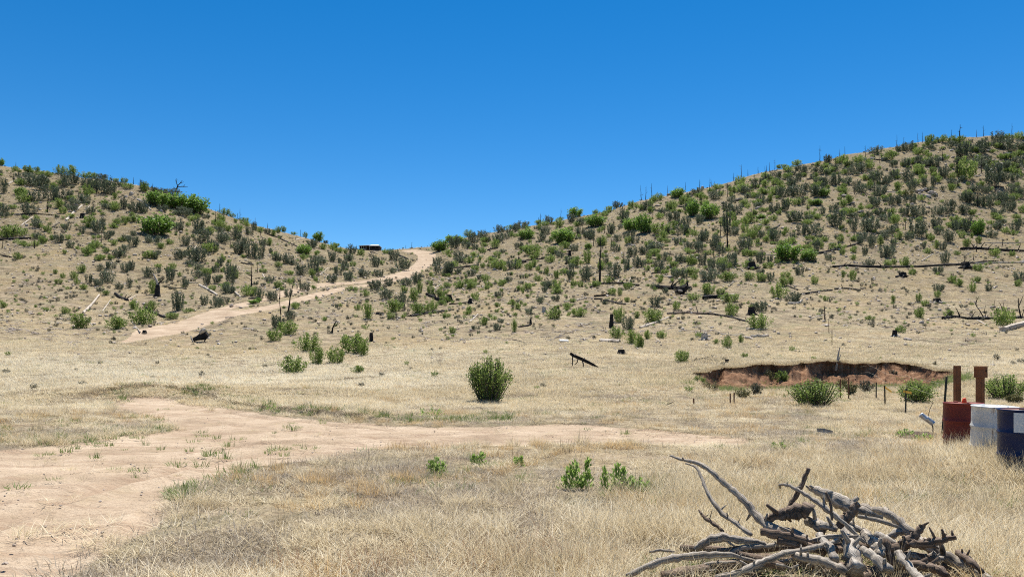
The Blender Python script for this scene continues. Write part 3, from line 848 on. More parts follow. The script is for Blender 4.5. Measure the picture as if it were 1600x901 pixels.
def rock_geo(seed, sub=2, flat_=0.6):
    import bmesh
    bm = bmesh.new(); bmesh.ops.create_icosphere(bm, subdivisions=sub, radius=0.5)
    r = random.Random(seed); off = [r.uniform(0, 50) for _ in range(3)]
    pl = [(Vector((r.gauss(0, 1), r.gauss(0, 1), r.gauss(0, 0.7))).normalized(), r.uniform(0.27, 0.42)) for _ in range(9)]
    V = []
    for v in bm.verts:
        p = v.co.copy()
        for nrm, d in pl:
            e = p.dot(nrm) - d
            if e > 0: p -= nrm * e
        p += Vector((r.uniform(-1, 1), r.uniform(-1, 1), r.uniform(-1, 1))) * 0.02
        V.append((p.x, p.y, p.z * flat_ + 0.12))
    F = [[q.index for q in f.verts] for f in bm.faces]
    bm.free()
    return V, F
def src_geo(name, V, F, mat):
    me = mesh_from(name, V, F); me.materials.append(mat); return bpy.data.objects.new(name, me)
peb_src = [src_geo('pebble', *rock_geo(500 + i, 1), M['pebble']) for i in range(3)]

def pile(x, y):
    """footprint of the brush pile"""
    return np.exp(-(((x - 2.1) / 1.35) ** 6)) * (1 - smooth(y, 6.3, 6.9))

def cover():
    # near straw, 4.5 to 26 m
    x, y = spread(60000, 4.3, 27, -1.15, 1.2)
    tr, ro, ba = masks(x, y)
    dn = fbm(x / 1.5, y / 1.5, 101, 4); d2 = fbm(x / 0.45, y / 0.45, 105, 2)
    px = CX + FPX * x / y; py = HOR + FPX * CAM_H / y
    lush = smooth(px, 820, 1000) * smooth(py, 700, 760) + 0.5 * smooth(py, 790, 860) * smooth(px, 430, 560)
    prob = np.clip(0.06 + 1.5 * smooth(dn, 0.43, 0.58) * smooth(d2, 0.3, 0.55) * (0.25 + 0.75 * smooth(fbm(x / 3.1, y / 3.1, 107, 3), 0.36, 0.52)) + 0.45 * lush, 0, 1) * np.maximum((1 - tr) ** 2, 0.035 * (d2 > 0.55)) * (1 - ba)
    prob *= 1 - 0.97 * pile(x, y)
    prob *= 1 - 0.6 * smooth(py, 690, 730) * (1 - smooth(py, 790, 830)) * (1 - smooth(px, 980, 1100))
    k = rng.uniform(0, 1, len(x)) < prob
    p = finish(x, y, k); n = len(p)
    h = (0.20 + 0.60 * fbm(p[:, 0] / 2.2, p[:, 1] / 2.2, 111, 3)) * rng.uniform(0.6, 1.3, n) * (1 + 0.35 * lush[k]) * (1 - 0.5 * pile(p[:, 0], p[:, 1])) * (1 - 0.55 * smooth(p[:, 1], 11.5, 13.2) * (1 - smooth(p[:, 1], 20, 22)) * (np.abs(p[:, 0] - 1.5) < 5.5))
    t = 0.2 + 0.85 * fbm(p[:, 0] / 0.9, p[:, 1] / 0.9, 121, 3) + rng.uniform(-0.3, 0.3, n)
    ix = rng.choice(4, n, p=[0.22, 0.34, 0.36, 0.08])
    scatter('dry_grass', 'tall straw coloured grass in the foreground and beside the dirt track', 'grass', p, rng.uniform(0, 6.28, n), uni(rng.uniform(0.8, 1.2, n) , h), ix, t, straw_src)
    # grey matted litter
    x, y = spread(40000, 4.2, 30, -1.2, 1.2)
    tr, ro, ba = masks(x, y)
    dn = fbm(x / 1.1, y / 1.1, 131, 4)
    k = rng.uniform(0, 1, len(x)) < np.clip(0.12 + 0.8 * smooth(dn, 0.45, 0.62), 0, 1) * (1 - tr) ** 2 * (1 - ba) * (1 - pile(x, y))
    p = finish(x, y, k); n = len(p)
    scatter('grass_litter', 'grey flattened dead grass matted between the straw tufts', 'grass', p, rng.uniform(0, 6.28, n), uni(rng.uniform(0.7, 1.3, n)), rng.integers(0, 2, n), rng.uniform(0, 1, n), lit_src)
    # meadow and slope straw, 24 m to the ridges
    x, y = spread(170000, 24, 245, -1.75, 1.0)
    tr, ro, ba = masks(x, y)
    dn = fbm(x / 6, y / 6, 141, 4); d2 = fbm(x / 1.4, y / 1.4, 143, 3)
    pale = smooth(y, 30, 34) * (1 - smooth(y, 52, 66))
    prob = np.clip(0.18 + 0.95 * smooth(dn, 0.42, 0.58) * smooth(d2, 0.3, 0.55) + 0.5 * pale, 0, 1) * (1 - tr) ** 2 * (1 - ro) ** 2 * (1 - ba) ** 2
    k = rng.uniform(0, 1, len(x)) < prob
    p = finish(x, y, k); n = len(p)
    h = (0.30 + 0.75 * fbm(p[:, 0] / 4, p[:, 1] / 4, 151, 3) * (0.8 + 0.5 * pale[k])) * rng.uniform(0.7, 1.2, n)
    g = 1 + 0.5 * smooth(p[:, 1], 40, 140)
    t = 0.03 + 0.75 * fbm(p[:, 0] / 5, p[:, 1] / 5, 161, 3) + 0.6 * fbm(p[:, 0] / 16, p[:, 1] / 11, 165, 3) + rng.uniform(-0.25, 0.25, n) + 0.30 * pale[k] * smooth(-p[:, 0], -14, 8) - 0.12 * smooth(p[:, 1], 65, 110)
    scatter('slope_grass', 'dry straw grass covering the meadow and both hillsides', 'grass', p, rng.uniform(0, 6.28, n), uni(g * rng.uniform(0.8, 1.3, n), h), rng.choice(3, n, p=[0.4, 0.35, 0.25]), t, mid_src)
    # dark dead litter tufts out there
    x, y = spread(70000, 26, 240, -1.6)
    tr, ro, ba = masks(x, y)
    k = rng.uniform(0, 1, len(x)) < 0.75 * smooth(fbm(x / 3, y / 3, 171, 4), 0.42, 0.62) * (1 - tr) ** 2 * (1 - ro) ** 3 * (1 - ba)
    p = finish(x, y, k); n = len(p)
    scatter('slope_litter', 'grey brown dead stalks and twigs lying over the slopes', 'litter', p, rng.uniform(0, 6.28, n), uni(rng.uniform(0.9, 2.0, n) * (1 + 0.8 * smooth(p[:, 1], 60, 140))), rng.integers(0, 2, n), rng.uniform(0, 0.6, n) ** 1.5, lit_src)
    # green tufts: road edges, meadow, slopes
    x, y = spread(26000, 5, 150, -1.6)
    tr, ro, ba = masks(x, y)
    edge = np.exp(-((tr - 0.25) / 0.22) ** 2) * (y < 35)
    dn = fbm(x / 2.4, y / 2.4, 181, 4)
    k = rng.uniform(0, 1, len(x)) < np.clip(0.75 * smooth(dn, 0.56, 0.70) + 0.30 * edge * smooth(dn, 0.42, 0.6), 0, 1) * (1 - 0.85 * smooth(tr, 0.6, 1)) * (1 - ro)
    p = finish(x, y, k); n = len(p)
    s = rng.uniform(0.5, 1.2, n) * (1 + 0.6 * smooth(p[:, 1], 30, 100))
    scatter('green_grass', 'scattered low green grass and weed tufts among the straw', 'grass', p, rng.uniform(0, 6.28, n), uni(s), rng.integers(0, 2, n), rng.uniform(0, 1, n), green_src)
    # reddish dry stems, bottom middle
    x = rng.normal(-0.35, 0.7, 110); y = rng.normal(6.1, 0.5, 110)
    tr, ro, ba = masks(x, y)
    k = (y > 4.6) & (tr < 0.2)
    p = finish(x, y, k); n = len(p)
    scatter('rust_weeds', 'rust red dry weed stalks standing in the foreground grass', 'weeds', p, rng.uniform(0, 6.28, n), uni(rng.uniform(0.4, 0.85, n)), np.zeros(n), rng.uniform(0, 1, n), rust_src)
    # pebbles and stones
    x, y = spread(44000, 5, 235, -1.5)
    tr, ro, ba = masks(x, y)
    px = CX + FPX * x / y
    st = 0.05 * (y > 40) + 0.02 + 0.75 * smooth(y, 75, 140) * smooth(fbm(x / 7, y / 7, 191, 3), 0.4, 0.6) + 0.4 * ba + 0.03 * (tr > 0.5)
    k = rng.uniform(0, 1, len(x)) < st * (1 - 0.93 * ro)
    p = finish(x, y, k); n = len(p)
    s = np.where(p[:, 1] < 30, rng.uniform(0.012, 0.05, n), rng.uniform(0.12, 0.60, n) ** 1.25 * smooth(p[:, 1], 15, 90) + 0.05)
    scatter('stones', 'loose pebbles and small stones over track, bank and slopes', 'stones', p, rng.uniform(0, 6.28, n), uni(s), rng.integers(0, 3, n), rng.uniform(0, 1, n), peb_src)
cover()

def lip_turf():
    u, by, top, w = BANK
    k = np.nonzero(w > 0.15)[0]; k = np.repeat(k, 3); n = len(k)
    y = by[k] + rng.uniform(-0.08, 0.35, n)
    p = np.stack([u[k] * y, y, top[k] + 0.02], 1)
    scatter('lip_grass', 'ragged dry turf along the broken edge of the bank', 'grass', p, rng.uniform(0, 6.28, n), uni(rng.uniform(0.5, 1.0, n), rng.uniform(0.3, 0.9, n)), rng.integers(0, 3, n), rng.uniform(-0.2, 0.5, n), mid_src)
lip_turf()

def bank_clods():
    u, by, top, w = BANK
    mat = plain_material('bank_clod', (0.27, 0.155, 0.09), 0.95, 0.5, 2.0)
    srcs = [src_geo('clod', *rock_geo(540 + i, 1, 0.8), mat) for i in range(3)]
    k = rng.integers(0, len(u), 1100); n = len(k)
    dd = rng.uniform(0.3, 4.2, n)
    y = by[k] - dd; x = u[k] * y
    D = np.maximum(top[k] - 0.02, 0.2) * w[k]
    z = np.maximum(top[k] - 0.55 * D - (dd - 0.2) * 0.40, land_z(x, y))
    kk = (w[k] > 0.3)
    p = np.stack([x, y, z], 1)[kk]; n = len(p)
    scatter('bank_rubble', 'brown clods and fallen soil lumps at the foot of the bank', 'rubble', p, rng.uniform(0, 6.28, n), uni(rng.uniform(0.05, 0.42, n) ** 1.3 + 0.03), rng.integers(0, 3, n), rng.uniform(0, 1, n), srcs)
    k = rng.integers(0, len(u), 2200); n = len(k)
    dd = rng.uniform(0.8, 5.2, n); y = by[k] - dd; x = u[k] * y
    z = np.maximum(top[k] - 0.55 * np.maximum(top[k] - 0.02, 0.2) * w[k] - (dd - 0.2) * 0.40, land_z(x, y))
    kk = (rng.uniform(0, 1, n) < smooth(dd, 0.5, 3.5) * 1.3 * (fbm(x / 1.2, y / 1.2, 821, 3) > 0.47))
    p = np.stack([x, y, z], 1)[kk]; n = len(p)
    scatter('bank_weeds', 'green and straw weeds growing on the fallen soil of the bank', 'weeds', p, rng.uniform(0, 6.28, n), uni(rng.uniform(1.3, 2.8, n)), rng.integers(0, 2, n), rng.uniform(0.4, 1.2, n), green_src)
bank_clods()

def track_tufts():
    x, y = spread(5200, 5, 30, -1.2)
    tr, ro, ba = masks(x, y)
    k = rng.uniform(0, 1, len(x)) < (tr > 0.45) * smooth(fbm(x / 0.8, y / 0.55, 891, 4), 0.53, 0.66) * 0.55
    p = finish(x, y, k); n = len(p)
    scatter('track_grass', 'low trampled dry tufts scattered over the dirt track', 'grass', p, rng.uniform(0, 6.28, n), uni(rng.uniform(0.25, 0.6, n), rng.uniform(0.15, 0.4, n)), rng.choice(4, n), rng.uniform(-0.2, 0.6, n), straw_src)
track_tufts()

def tussocks():
    src = [source('tussock', *strips(90, 51 + i, 0.13, 0.36, 0.35 + 0.15 * i, 1.0, 0.006), M['straw']) for i in range(3)]
    x, y = spread(1900, 5.0, 34, -1.0)
    tr, ro, ba = masks(x, y)
    k = rng.uniform(0, 1, len(x)) < (1 - tr) ** 2 * smooth(fbm(x / 2.0, y / 2.0, 861, 3), 0.42, 0.6) * (1 - pile(x, y)) * 0.9
    p = finish(x, y, k)
    ex = np.array([at(a, b) for a, b in [(1172, 702), (440, 822), (592, 662), (30, 648), (75, 640), (20, 690), (200, 612), (215, 618), (180, 600), (470, 745), (560, 740), (610, 770), (960, 655), (1005, 668), (330, 640), (1330, 712), (1360, 705), (1490, 690), (690, 640), (1255, 720)]])
    p = np.vstack([p, ex]); n = len(p)
    s = rng.uniform(0.5, 1.1, n)
    scatter('tussock_grass', 'separate golden bunches of taller dry grass', 'grass', p, rng.uniform(0, 6.28, n), uni(s * rng.uniform(0.8, 1.3, n), s), rng.integers(0, 3, n), rng.uniform(0.1, 0.75, n), src)
    gsrc = [source('golden_tuft', *strips(50, 61 + i, 0.14, 0.30, 0.45 + 0.2 * i, 0.9, 0.006), M['golden']) for i in range(3)]
    x, y = spread(9000, 4.6, 40, -1.1)
    tr, ro, ba = masks(x, y); px = CX + FPX * x / y
    k = rng.uniform(0, 1, len(x)) < (1 - tr) ** 2 * (smooth(fbm(x / 1.7, y / 1.7, 881, 4), 0.52, 0.64) + 0.35 * smooth(px, 1150, 1400) * (y < 16)) * (1 - pile(x, y)) * 0.8
    p = finish(x, y, k); n = len(p)
    s = rng.uniform(0.45, 1.0, n)
    scatter('golden_grass', 'patches of orange golden dry grass among the paler straw', 'grass', p, rng.uniform(0, 6.28, n), uni(s * rng.uniform(0.8, 1.3, n), s), rng.integers(0, 3, n), rng.uniform(0.0, 1.0, n), gsrc)
    # weedy verge beyond the track
    t = rng.uniform(0, 1, 620)
    px = np.interp(t, [0, 0.35, 0.7, 1], [165, 330, 520, 800]); py = np.interp(px, [165, 250, 330, 400, 520, 640, 800], [630, 624, 629, 639, 652, 658, 659]) + rng.normal(-2, 2.6, 620)
    Y = CAM_H * FPX / (py - HOR); xx = (px - CX) / FPX * Y
    q = np.stack([xx, Y, land_z(xx, Y)], 1); a = rng.uniform(0, 1, 620) < 0.5 * smooth(fbm(xx / 1.3, Y / 1.3, 871, 3), 0.40, 0.58) + 0.08
    q = q[a]; n = len(q)
    scatter('verge_weeds', 'dark green weeds along the far verge of the dirt track', 'weeds', q, rng.uniform(0, 6.28, n), uni(rng.uniform(0.8, 1.7, n)), rng.integers(0, 2, n), rng.uniform(-0.3, 0.6, n), green_src)
tussocks()

def drum_grass():
    n = 420
    t = rng.uniform(0, 1, n) ** 1.2
    x = np.interp(t, [0, 0.3, 0.6, 1], [7.0, 6.25, 6.5, 7.2]) + rng.normal(0, 0.16, n); y = np.interp(t, [0, 0.3, 0.6, 1], [9.0, 9.25, 10.35, 11.95]) + rng.uniform(-0.28, 0.06, n)
    p = finish(x, y, np.ones(n, bool))
    scatter('tall_grass', 'taller golden grass standing in front of the drums', 'grass', p, rng.uniform(0, 6.28, n), uni(rng.uniform(0.8, 1.2, n), rng.uniform(0.55, 1.15, n)), rng.choice(4, n, p=[0.35, 0.3, 0.15, 0.2]), rng.uniform(0.2, 0.8, n), straw_src)
drum_grass()

def sticks():
    def stick(seed):
        r = random.Random(seed); g = Geo()
        for k in range(3):
            a = r.uniform(0, 3.1); L = r.uniform(0.18, 0.5); c = Vector((r.uniform(-0.2, 0.2), r.uniform(-0.2, 0.2), 0.04)); d = Vector((math.cos(a) * L, math.sin(a) * L, r.uniform(-0.02, 0.16)))
            g.tube([c - d, c + Vector((0, 0, 0.04)), c + d], [0.03, 0.025, 0.012], 4, 0.1, k)
        return src_geo('stick', g.v, g.f, M['pebble'])
    src = [stick(i) for i in range(3)]
    x, y = spread(8000, 58, 215, -1.3)
    tr, ro, ba = masks(x, y)
    k = rng.uniform(0, 1, len(x)) < 0.85 * smooth(fbm(x / 9, y / 9, 211, 3), 0.45, 0.62) * (1 - ro) * (1 - ba)
    p = finish(x, y, k); n = len(p)
    scatter('dead_sticks', 'bleached broken sticks littering the burnt slopes', 'litter', p, rng.uniform(0, 6.28, n), uni(rng.uniform(0.35, 1.4, n)), rng.integers(0, 3, n), rng.uniform(0.0, 1.3, n), src)
sticks()

# ------------------------------------------------------------------ shrubs
def leaf_quads(c, d, L, W, r):
    n = len(c)
    d = d / np.linalg.norm(d, axis=1, keepdims=True)
    q = r.normal(0, 1, (n, 3)); s = np.cross(d, q); s /= np.linalg.norm(s, axis=1, keepdims=True) + 1e-9
    L = (L * r.uniform(0.6, 1.25, n))[:, None]; W = (W * r.uniform(0.6, 1.25, n))[:, None]
    V = np.stack([c - d * L * 0.5, c + s * W * 0.5, c + d * L * 0.5, c - s * W * 0.5], 1).reshape(-1, 3)
    F = np.arange(4 * n).reshape(-1, 4)
    return V, F

def bush(seed, stems, leaves, L, W, t0=0.3, jit=0.07, dome=0.45, upright=0.8, lump=0.5, wid=0.5, bf=0.3):
    """unit bush: about 1 wide and 1 high; returns leaf mesh data and the stems"""
    r = np.random.default_rng(seed)
    g = Geo(); C = []; D = []
    for i in range(stems):
        a = r.uniform(0, 2 * np.pi); rho = math.sqrt(r.uniform(0.0, 1.0))
        lump_ = 1 - lump * r.uniform(0, 1) ** 2
        tip = np.array([wid * rho * math.cos(a) * r.uniform(0.8, 1.05), wid * rho * math.sin(a) * r.uniform(0.8, 1.05), (1 - dome * rho ** 2) * (0.62 + 0.38 * lump_)])
        b = np.array([bf * tip[0], bf * tip[1], -0.03]) + np.append(r.normal(0, 0.03, 2), 0)
        c = b * 0.35 + tip * np.array([0.65, 0.65, 0.45]) + np.array([0, 0, 0.06])
        tt = np.linspace(0, 1, 5)[:, None]
        pts = (1 - tt) ** 2 * b + 2 * tt * (1 - tt) * c + tt ** 2 * tip
        g.tube([tuple(p) for p in pts], [0.014, 0.011, 0.009, 0.006, 0.003], 3, 0.1, i, False)
        m = int(leaves * r.uniform(0.6, 1.4))
        t = (t0 + (1 - t0) * r.uniform(0, 1, m) ** 0.8)[:, None]
        p = (1 - t) ** 2 * b + 2 * t * (1 - t) * c + t ** 2 * tip
        tg = 2 * (1 - t) * (c - b) + 2 * t * (tip - c)
        C.append(p + r.normal(0, jit, (m, 3)) * (1.15 - 0.45 * t)); dd = tg / np.linalg.norm(tg, axis=1, keepdims=True)
        D.append(dd * upright + r.normal(0, 0.55, (m, 3)))
    C = np.vstack(C); D = np.vstack(D)
    k = C[:, 2] > 0.01
    V, F = leaf_quads(C[k], D[k], L, W, r)
    return V, F, g

def crown_mesh(name, seed, mat, stem_in=False, **kw):
    V, F, g = bush(seed, **kw)
    me = mesh_from(name, V, F); me.materials.append(M[mat])
    return me, g

SCRUB = [crown_mesh('dark_shrub', 100 + i, 'scrub', stems=20 + 3 * (i % 3), leaves=58, L=0.115, W=0.034, t0=0.0, jit=0.05, dome=0.30, lump=1.0, bf=0.55, upright=1.15)[0] for i in range(6)]
BUSH = [crown_mesh('green_bush', 200 + i, 'bush', stems=28, leaves=54, L=0.10, W=0.038, t0=0.02, jit=0.055, dome=0.35, lump=0.85, bf=0.5, upright=1.0)[0] for i in range(5)]
OAKS = [crown_mesh('oak_crown', 300 + i, 'oak', stems=34, leaves=55, L=0.085, W=0.07, t0=0.12, jit=0.085, dome=0.38, lump=1.0, upright=0.2, bf=0.45) for i in range(4)]
SNAGM = {}

def crop(ox, oy, s, kind):
    v = [float(a) for a in s.replace(';', ',').split(',') if a.strip()]
    return [(ox + v[i] / 6.005, oy + v[i + 1] / 6.005, v[i + 2] / 6.005, v[i + 3] / 6.005, kind) for i in range(0, len(v), 4)]

PLANTS = []
def add_crop(ox, oy, **kinds):
    new = []
    for k, s in kinds.items():
        for p in crop(ox, oy, s, k):
            if all(abs(p[0] - q[0]) > 0.33 * (p[2] + q[2]) / 2 or abs(p[1] - q[1]) > 0.4 * (p[3] + q[3]) / 2 for q in PLANTS): new.append(p)
    PLANTS.extend(new)
add_crop(400, 460, g='490,530,200,150;570,655,160,150;740,640,190,170;920,550,250,180;1010,570,130,130;340,735,200,170;950,735,120,65;640,245,55,35;300,375,190,130;180,435,140,110',
         d='190,320,120,130;320,240,110,90')
add_crop(0, 240, b='15,100,50,60;205,390,100,70', d='145,165,60,50;890,220,60,60;960,235,110,50;1085,265,60,30;1165,270,70,40;300,300,180,130;390,340,120,150;610,310,100,140;705,285,80,90;800,310,110,80;905,345,130,120;1010,380,140,150;30,375,80,140;330,450,120,110;480,440,120,130;630,430,140,110;690,490,120,90;790,460,90,80;280,570,130,110;40,560,100,90;850,565,90,70;1080,430,50,60;1155,520,70,140;1080,510,90,60;640,530,90,60;770,750,80,80;925,745,100,110;965,680,60,100;1105,670,80,60;1055,695,60,50;1000,800,90,80;620,710,90,70;550,830,100,80;490,810,70,50;660,885,90,70;1075,860,60,60;985,895,50,30;350,690,120,100;1170,820,80,70',
         g='265,180,80,60;355,175,60,50;560,185,80,90;660,185,110,90;810,215,140,60;440,215,120,50;1000,300,60,60;210,460,110,90;545,510,100,90;980,500,80,60;845,690,100,100;445,730,70,60;140,770,160,100;395,840,80,60;60,790,120,100')
add_crop(200, 260, b='280,370,200,120;470,400,200,130;650,440,220,150;270,640,260,190', d='130,225,60,90;280,250,160,60;430,270,140,70;520,460,150,70;240,720,170,90;310,770,90,60;480,600,90,100;660,620,110,130;700,710,130,130;540,740,110,110;830,795,70,80;480,870,100,90;540,850,70,80;640,890,180,140;250,865,80,70;160,860,70,60;50,750,90,100;45,650,70,60;80,520,80,60;140,440,90,110;890,520,60,60;900,720,110,110;860,610,90,50;940,610,60,60;1010,690,90,100;1050,820,120,140;1100,740,90,80;1160,860,110,160;1140,640,80,80;1185,600,50,90;1040,600,80,60;880,895,70,60;390,730,60,50;560,560,50,40;400,550,70,50;650,500,70,50;60,430,120,90;1100,530,110,50;910,440,90,50;980,460,60,40;740,490,60,50;1010,530,40,40',
         g='770,800,130,80')
add_crop(0, 380, g='160,150,80,60;25,605,70,60;920,160,70,50;520,285,50,45;590,330,50,65;610,660,70,65;740,795,170,120;1090,800,180,130;335,600,35,25;440,635,50,35',
         d='605,100,45,45;730,60,40,30;985,55,40,30;765,280,70,70;690,335,60,65;720,385,55,50;835,375,70,90;785,430,80,45;550,380,60,45;920,400,90,80;1010,370,130,130;940,255,70,60;935,455,70,40;995,485,70,50;1110,430,90,70;1110,130,120,80;1170,80,80,70;1175,270,90,110;1040,240,90,70;655,40,70,40')
add_crop(200, 390, g='235,420,90,150;1130,430,180,90;150,700,230,140;230,560,100,90;60,560,110,80;410,650,120,60;560,590,80,40', b='1170,500,80,40',
         d='290,170,70,45;295,215,60,45;425,175,60,50;390,290,90,120;190,260,110,110;530,350,80,80;470,570,110,180;720,520,90,100;830,540,100,90;890,510,120,70;940,410,120,90;790,380,70,50;740,330,80,100;650,260,100,60;660,190,120,60;840,310,80,80;960,310,130,170;870,155,70,80;30,190,80,80;10,360,60,100;590,150,100,60;955,400,100,60')
add_crop(400, 340, b='590,205,100,80;455,345,120,90;20,790,50,50', g='520,550,70,70',
         d='40,140,70,60;110,150,70,60;165,175,60,60;205,140,50,50;255,130,50,55;355,150,50,25;460,180,45,60;660,225,50,30;755,255,50,30;70,270,80,80;120,260,60,70;40,380,100,120;445,385,90,50;140,335,40,40;195,400,80,60;300,435,130,110;635,300,80,55;600,405,100,60;720,410,90,100;780,430,35,65;780,330,110,50;890,340,90,80;870,410,90,80;430,540,110,130;545,520,90,150;770,530,70,80;835,490,80,60;870,590,120,100;715,605,80,70;555,590,40,40;315,620,60,50;130,610,90,60;540,670,60,35;470,680,120,80;150,770,110,90;30,770,90,130;300,740,80,80;830,450,50,50')
add_crop(550, 380, d='85,115,60,55;215,220,100,100;280,200,50,40;400,160,120,90;480,250,160,110;380,280,60,50;255,310,110,70;330,100,90,50;605,370,90,110;500,395,120,65;340,400,90,70;230,430,110,90;320,520,140,110;470,600,120,130;740,400,40,55;890,415,80,55;805,200,110,90;860,290,160,110;740,310,40,35;110,310,140,60',
         g='130,495,70,60;485,470,80,70;390,640,150,130;150,705,120,140;55,630,80,60;360,710,90,70;580,540,80,120;635,470,60,100;620,670,130,110;710,640,90,80;765,620,90,80;830,510,70,80;740,480,60,80;480,700,40,35', b='835,70,180,90')
add_crop(700, 330, d='60,350,120,110;90,440,90,80;20,590,70,110;110,480,130,50;240,300,120,110;330,260,130,90;250,360,70,60;320,390,80,60;480,200,100,60;470,290,110,90;540,260,110,60;590,140,80,40;680,170,130,70;600,540,110,90;250,550,80,50;595,600,40,35;735,625,45,45;930,720,90,80;910,760,70,50;185,680,100,50;670,745,60,50;510,390,60,40;190,240,90,60;100,290,80,60;170,350,80,60',
         g='440,340,90,70;590,240,60,50;530,560,40,40;480,540,150,80;330,530,60,50;420,530,60,60;1010,765,100,100;105,720,90,70;375,715,50,50;410,710,30,40;445,680,30,50;605,885,60,70', b='60,300,150,80')
add_crop(800, 300, b='590,220,130,80;470,470,210,120;790,320,200,110;1130,360,140,120;140,440,150,100;720,530,60,60',
         d='40,370,90,70;460,250,60,30;650,310,110,80;560,290,90,80;980,130,90,60;1120,150,80,60;1040,290,110,120;930,390,80,90;990,460,80,80;975,560,100,90;1150,480,80,80;1130,600,130,90;1080,730,60,110;1170,700,70,90;950,800,140,170;690,830,120,150;550,820,80,120;530,670,80,70;590,550,90,70;740,440,110,90;820,500,90,80;640,400,100,80;880,680,60,80;130,800,40,45;330,890,70,60;100,320,120,60;340,300,120,80;260,250,80,40;320,400,100,80;280,460,90,80',
         g='790,215,80,60;910,190,90,60;910,860,90,60;710,670,70,130;590,700,100,80;190,590,150,100;380,580,140,70;500,530,90,80;360,660,90,70;200,700,70,60;640,890,60,60;420,810,70,80;330,770,50,70;420,895,100,70;760,890,100,60')
add_crop(800, 420, g='385,470,140,110;630,445,140,90;1010,500,120,120;975,650,140,130;1110,700,90,110;1180,740,80,140;1080,310,60,50;1080,190,80,70;1010,245,50,60;1170,460,60,70;20,590,45,110;520,370,100,60', d='1090,570,100,120;15,345,30,60;330,220,70,120;65,205,40,40;100,205,40,35')
add_crop(1000, 290, d='50,230,100,80;310,330,120,100;430,390,100,90;400,180,70,70;540,80,120,60;700,130,140,110;560,360,100,100;810,230,80,90;870,60,90,60;980,70,120,70;1010,110,70,40;910,260,160,90;1110,180,80,60;1170,170,70,60;815,460,80,190;880,340,60,60;885,460,90,70;980,430,70,60;1090,430,90,60;1135,490,80,70;975,600,140,130;710,600,120,120;600,520,90,110;510,470,70,50;360,550,90,80;400,450,110,80;190,530,80,50;140,610,160,80;40,640,100,90;560,620,90,80;460,590,110,60;760,640,90,70;590,740,100,110;370,720,110,90;310,760,80,60;240,700,70,80;180,770,110,90;30,760,70,70;80,700,50,60;680,790,90,110;770,810,80,90;860,760,100,120;1130,720,90,110;1130,830,80,50;330,870,90,80;415,870,80,90;650,890,170,100;510,880,60,50',
         g='190,450,160,120;310,190,100,60;1020,350,100,90;1000,770,90,60;1040,660,60,50;475,745,80,85;1020,880,90,80;1130,895,110,70;820,895,150,100', b='40,440,140,190;500,280,140,130;650,310,150,160;350,110,130,80;1130,310,100,40')
add_crop(1000, 420, g='120,500,190,150;335,380,70,70;500,290,120,70;640,240,150,110;760,250,90,80;840,310,150,80;850,440,130,110;1120,560,180,130;75,660,80,80;205,650,90,90;15,740,50,90;550,640,80,60;820,740,100,100;720,700,60,50;950,690,60,80;390,880,130,110', d='140,350,110,90;1140,400,130,120;980,830,60,40')
add_crop(1200, 230, b='520,460,100,80;450,540,110,60', g='1130,120,100,90;270,540,80,60;1170,680,70,60',
         d='270,155,100,50;130,200,90,40;200,230,90,60;100,330,80,70;230,390,120,110;120,470,110,120;290,310,70,90;450,250,130,80;560,150,90,70;630,230,110,80;700,140,80,60;560,360,90,80;640,350,90,100;740,350,110,80;850,230,120,90;950,200,80,60;1010,60,120,60;1180,180,80,70;1000,330,150,120;1115,350,70,90;1180,290,70,80;880,430,110,80;960,390,60,80;1040,460,150,140;1160,540,90,110;990,560,140,100;460,460,140,120;280,460,130,110;155,600,90,110;55,610,80,90;20,520,60,80;620,600,90,80;700,560,70,70;510,630,70,80;400,650,80,60;270,700,130,120;640,740,160,140;710,640,70,70;950,790,190,170;800,790,90,120;430,820,130,130;320,820,90,110;230,870,70,80;60,880,130,110;880,870,100,80;980,890,80,70;1100,860,100,60;1150,810,80,90;1110,690,110,80;1050,640,100,70;870,590,60,50;350,240,90,70;480,340,90,70;380,400,90,70;180,300,80,60')
add_crop(1200, 350, b='180,340,260,170;380,340,140,100', d='230,150,60,70;430,110,130,140;450,260,80,120;500,230,50,60;15,370,60,80;570,340,70,70;700,290,60,60;805,270,70,70;800,335,60,50;870,190,90,90;905,290,60,80;970,220,80,100;1050,200,60,80;1120,310,130,120;1180,240,60,100;950,390,110,60;295,480,90,95;25,535,70,80;160,500,90,60;245,735,100,110;540,720,60,50;85,370,50,40',
         g='385,150,70,50;1120,390,70,50;1180,380,60,50;140,580,110,80;215,560,60,70;95,695,140,130;435,560,60,70;705,495,40,65;795,525,60,100;1175,740,50,80;950,900,80,50;540,165,40,40')
add_crop(1400, 190, d='45,280,90,80;120,270,110,80;200,310,90,60;290,230,60,80;520,240,100,60;370,420,100,110;650,340,140,160;580,510,60,170;820,300,150,140;800,420,120,100;900,600,150,200;1050,270,130,110;1150,280,110,100;950,220,120,110;540,600,110,80;450,520,100,110;240,520,50,90;270,610,70,90;345,610,60,100;150,640,80,90;100,560,110,90;20,650,60,70;160,760,80,60;240,740,80,60;50,770,90,80;200,890,150,120;90,880,100,80;400,870,110,90;500,860,110,140;640,750,100,110;700,760,80,100;745,660,100,80;850,670,90,90;1000,760,110,100;1090,680,90,120;1110,560,90,90;1060,840,100,110;860,800,110,110;780,790,80,90;640,860,110,90;1180,720,60,120;1010,560,100,80;960,870,100,70;1150,400,90,90;1040,440,80,80;90,420,90,80;200,400,90,80',
         g='330,190,90,60;440,190,120,70;660,540,150,190;520,650,70,60;345,490,70,60;1100,440,70,60;980,350,80,60', y='115,700,90,70')
